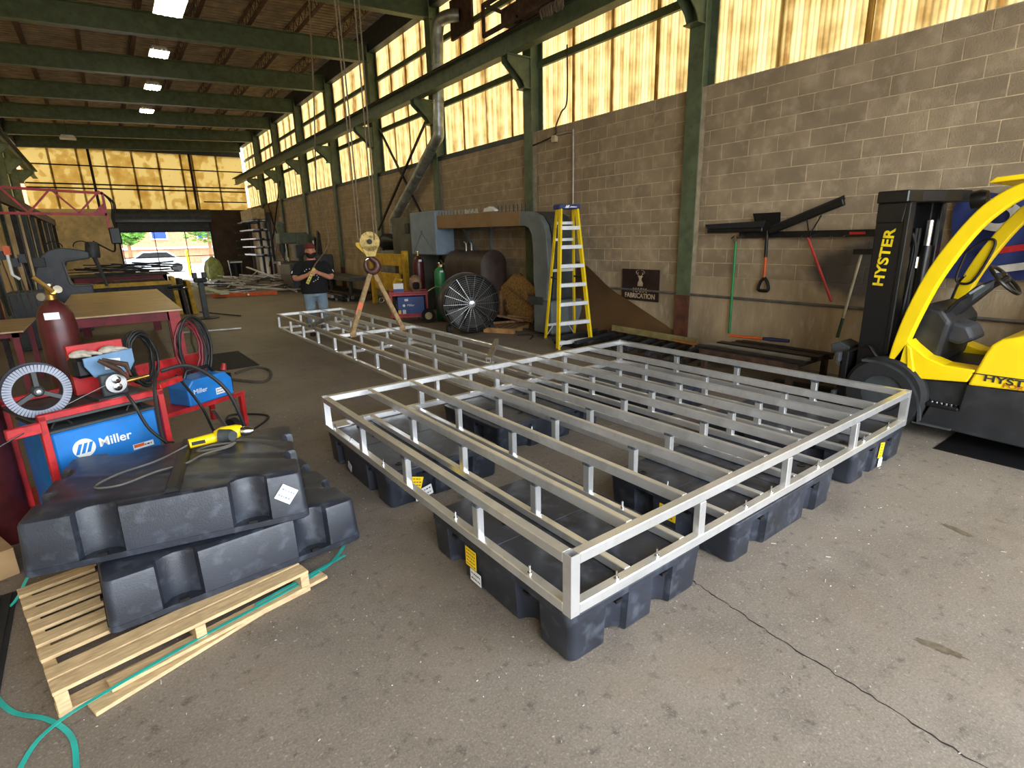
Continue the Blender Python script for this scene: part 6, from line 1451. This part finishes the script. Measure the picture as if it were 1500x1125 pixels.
for x in (5.74, 5.80): MB(FO).tube([(x, 1.58, 1.05), (x, 1.50, 1.18), (x, 1.44, 1.23)], [.01, .01, .016], 8).build('lever', steel_bk, fk, True)
MB(FO).tube([(6.35, 1.72, 1.05), (6.3, 1.66, 1.3), (6.2, 1.6, 1.36)], .012, 6).build('grab_bar', chrome, fk, True)
MB(FO).tube(catmull([(6.58, 1.72, 1.55), (6.58, 1.60, 1.66), (6.58, 1.52, 1.62), (6.58, 1.62, 1.30), (6.58, 1.72, 1.26), (6.58, 1.76, 1.32), (6.58, 1.72, 1.55)], 5), .012, 6).build('mirror_frame', steel_dk, fk, True)
# thin dark floor sheet under the truck
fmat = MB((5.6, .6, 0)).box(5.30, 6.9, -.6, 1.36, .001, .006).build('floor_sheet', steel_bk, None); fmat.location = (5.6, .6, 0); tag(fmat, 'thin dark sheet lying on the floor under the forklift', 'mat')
# blue sports jacket / banner hung on the wall behind the cab
bn_ = thing('wall_banner', 'navy blue banner with white letters and red stripe hung behind the forklift cab', 'banner', (7.15, 1.75, 1.0)); o_ = bn_.location
mb = MB(o_); g_ = []
for i in range(15):
    for k in range(11):
        y = 2.02-.075*i; z = 2.10-.085*k+.02*math.sin(i*.9); g_.append((7.16-.025*math.sin(i*1.3+k*.25)-.02*math.sin(k*.8), y+.02*math.sin(k*.7), z))
v2 = [(x+.008, y, z) for x, y, z in g_]; fs = [(i*11+k, (i+1)*11+k, (i+1)*11+k+1, i*11+k+1) for i in range(14) for k in range(10)]
mb.add(g_+v2, fs+[tuple(165+q for q in reversed(f)) for f in fs]); mb.build('cloth', M('navy_cloth', L(34, 48, 104), .8, 0, .15, 6), bn_, True)
text('lettering', 'D', .36, M('banner_white', L(206, 200, 188), .8), bn_, basis((7.105-o_.x, 1.66-o_.y, 1.86-o_.z), (.05, -1, -.25), (0, -.25, 1)), sx=1.3, bold=.02)
MB(o_).bar((7.11, 1.75, 1.52), (7.11, 1.0, 1.66), .004, .06, up=(0, 0, 1)).build('red_stripe', red, bn_)
MB(o_).bar((7.11, 1.62, 1.36), (7.11, 1.0, 1.48), .004, .07, up=(0, 0, 1)).build('white_stripe', MATS['banner_white'], bn_)

# labels for the setting
LAB = {'floor': ('worn brown grey concrete shop floor with a long crack', 'floor'), 'wall_right': ('concrete block wall on the right with green steel columns', 'wall'), 'wall_left': ('cream painted left wall', 'wall'), 'wall_back': ('cream and brown back wall around the roll-up door', 'wall'), 'wall_front': ('front wall around the large open doorway behind the viewer', 'wall'), 'ceiling': ('ribbed metal roof deck with green beams and bar joists', 'ceiling'), 'door_1': ('half raised grey roll-up door in the back wall', 'door'), 'ground': ('pale asphalt yard outside the shop', 'ground'), 'window_21': ('mottled yellow daylight sheets across the back wall', 'window')}
for o in list(C.objects):
    if o.parent is None and o.get('kind') == 'structure' and 'label' not in o:
        if o.name in LAB: o['label'], o['category'] = LAB[o.name]
        elif o.name.startswith('window_'):
            n_ = int(o.name[7:]); sd = 'right' if n_ <= 10 else 'left'; k_ = n_ if n_ <= 10 else n_-10
            o['label'] = 'yellow corrugated daylight sheets on the %s wall, bay %s from the front' % (sd, ('one', 'two', 'three', 'four', 'five', 'six', 'seven', 'eight', 'nine', 'ten')[k_-1]); o['category'] = 'window'
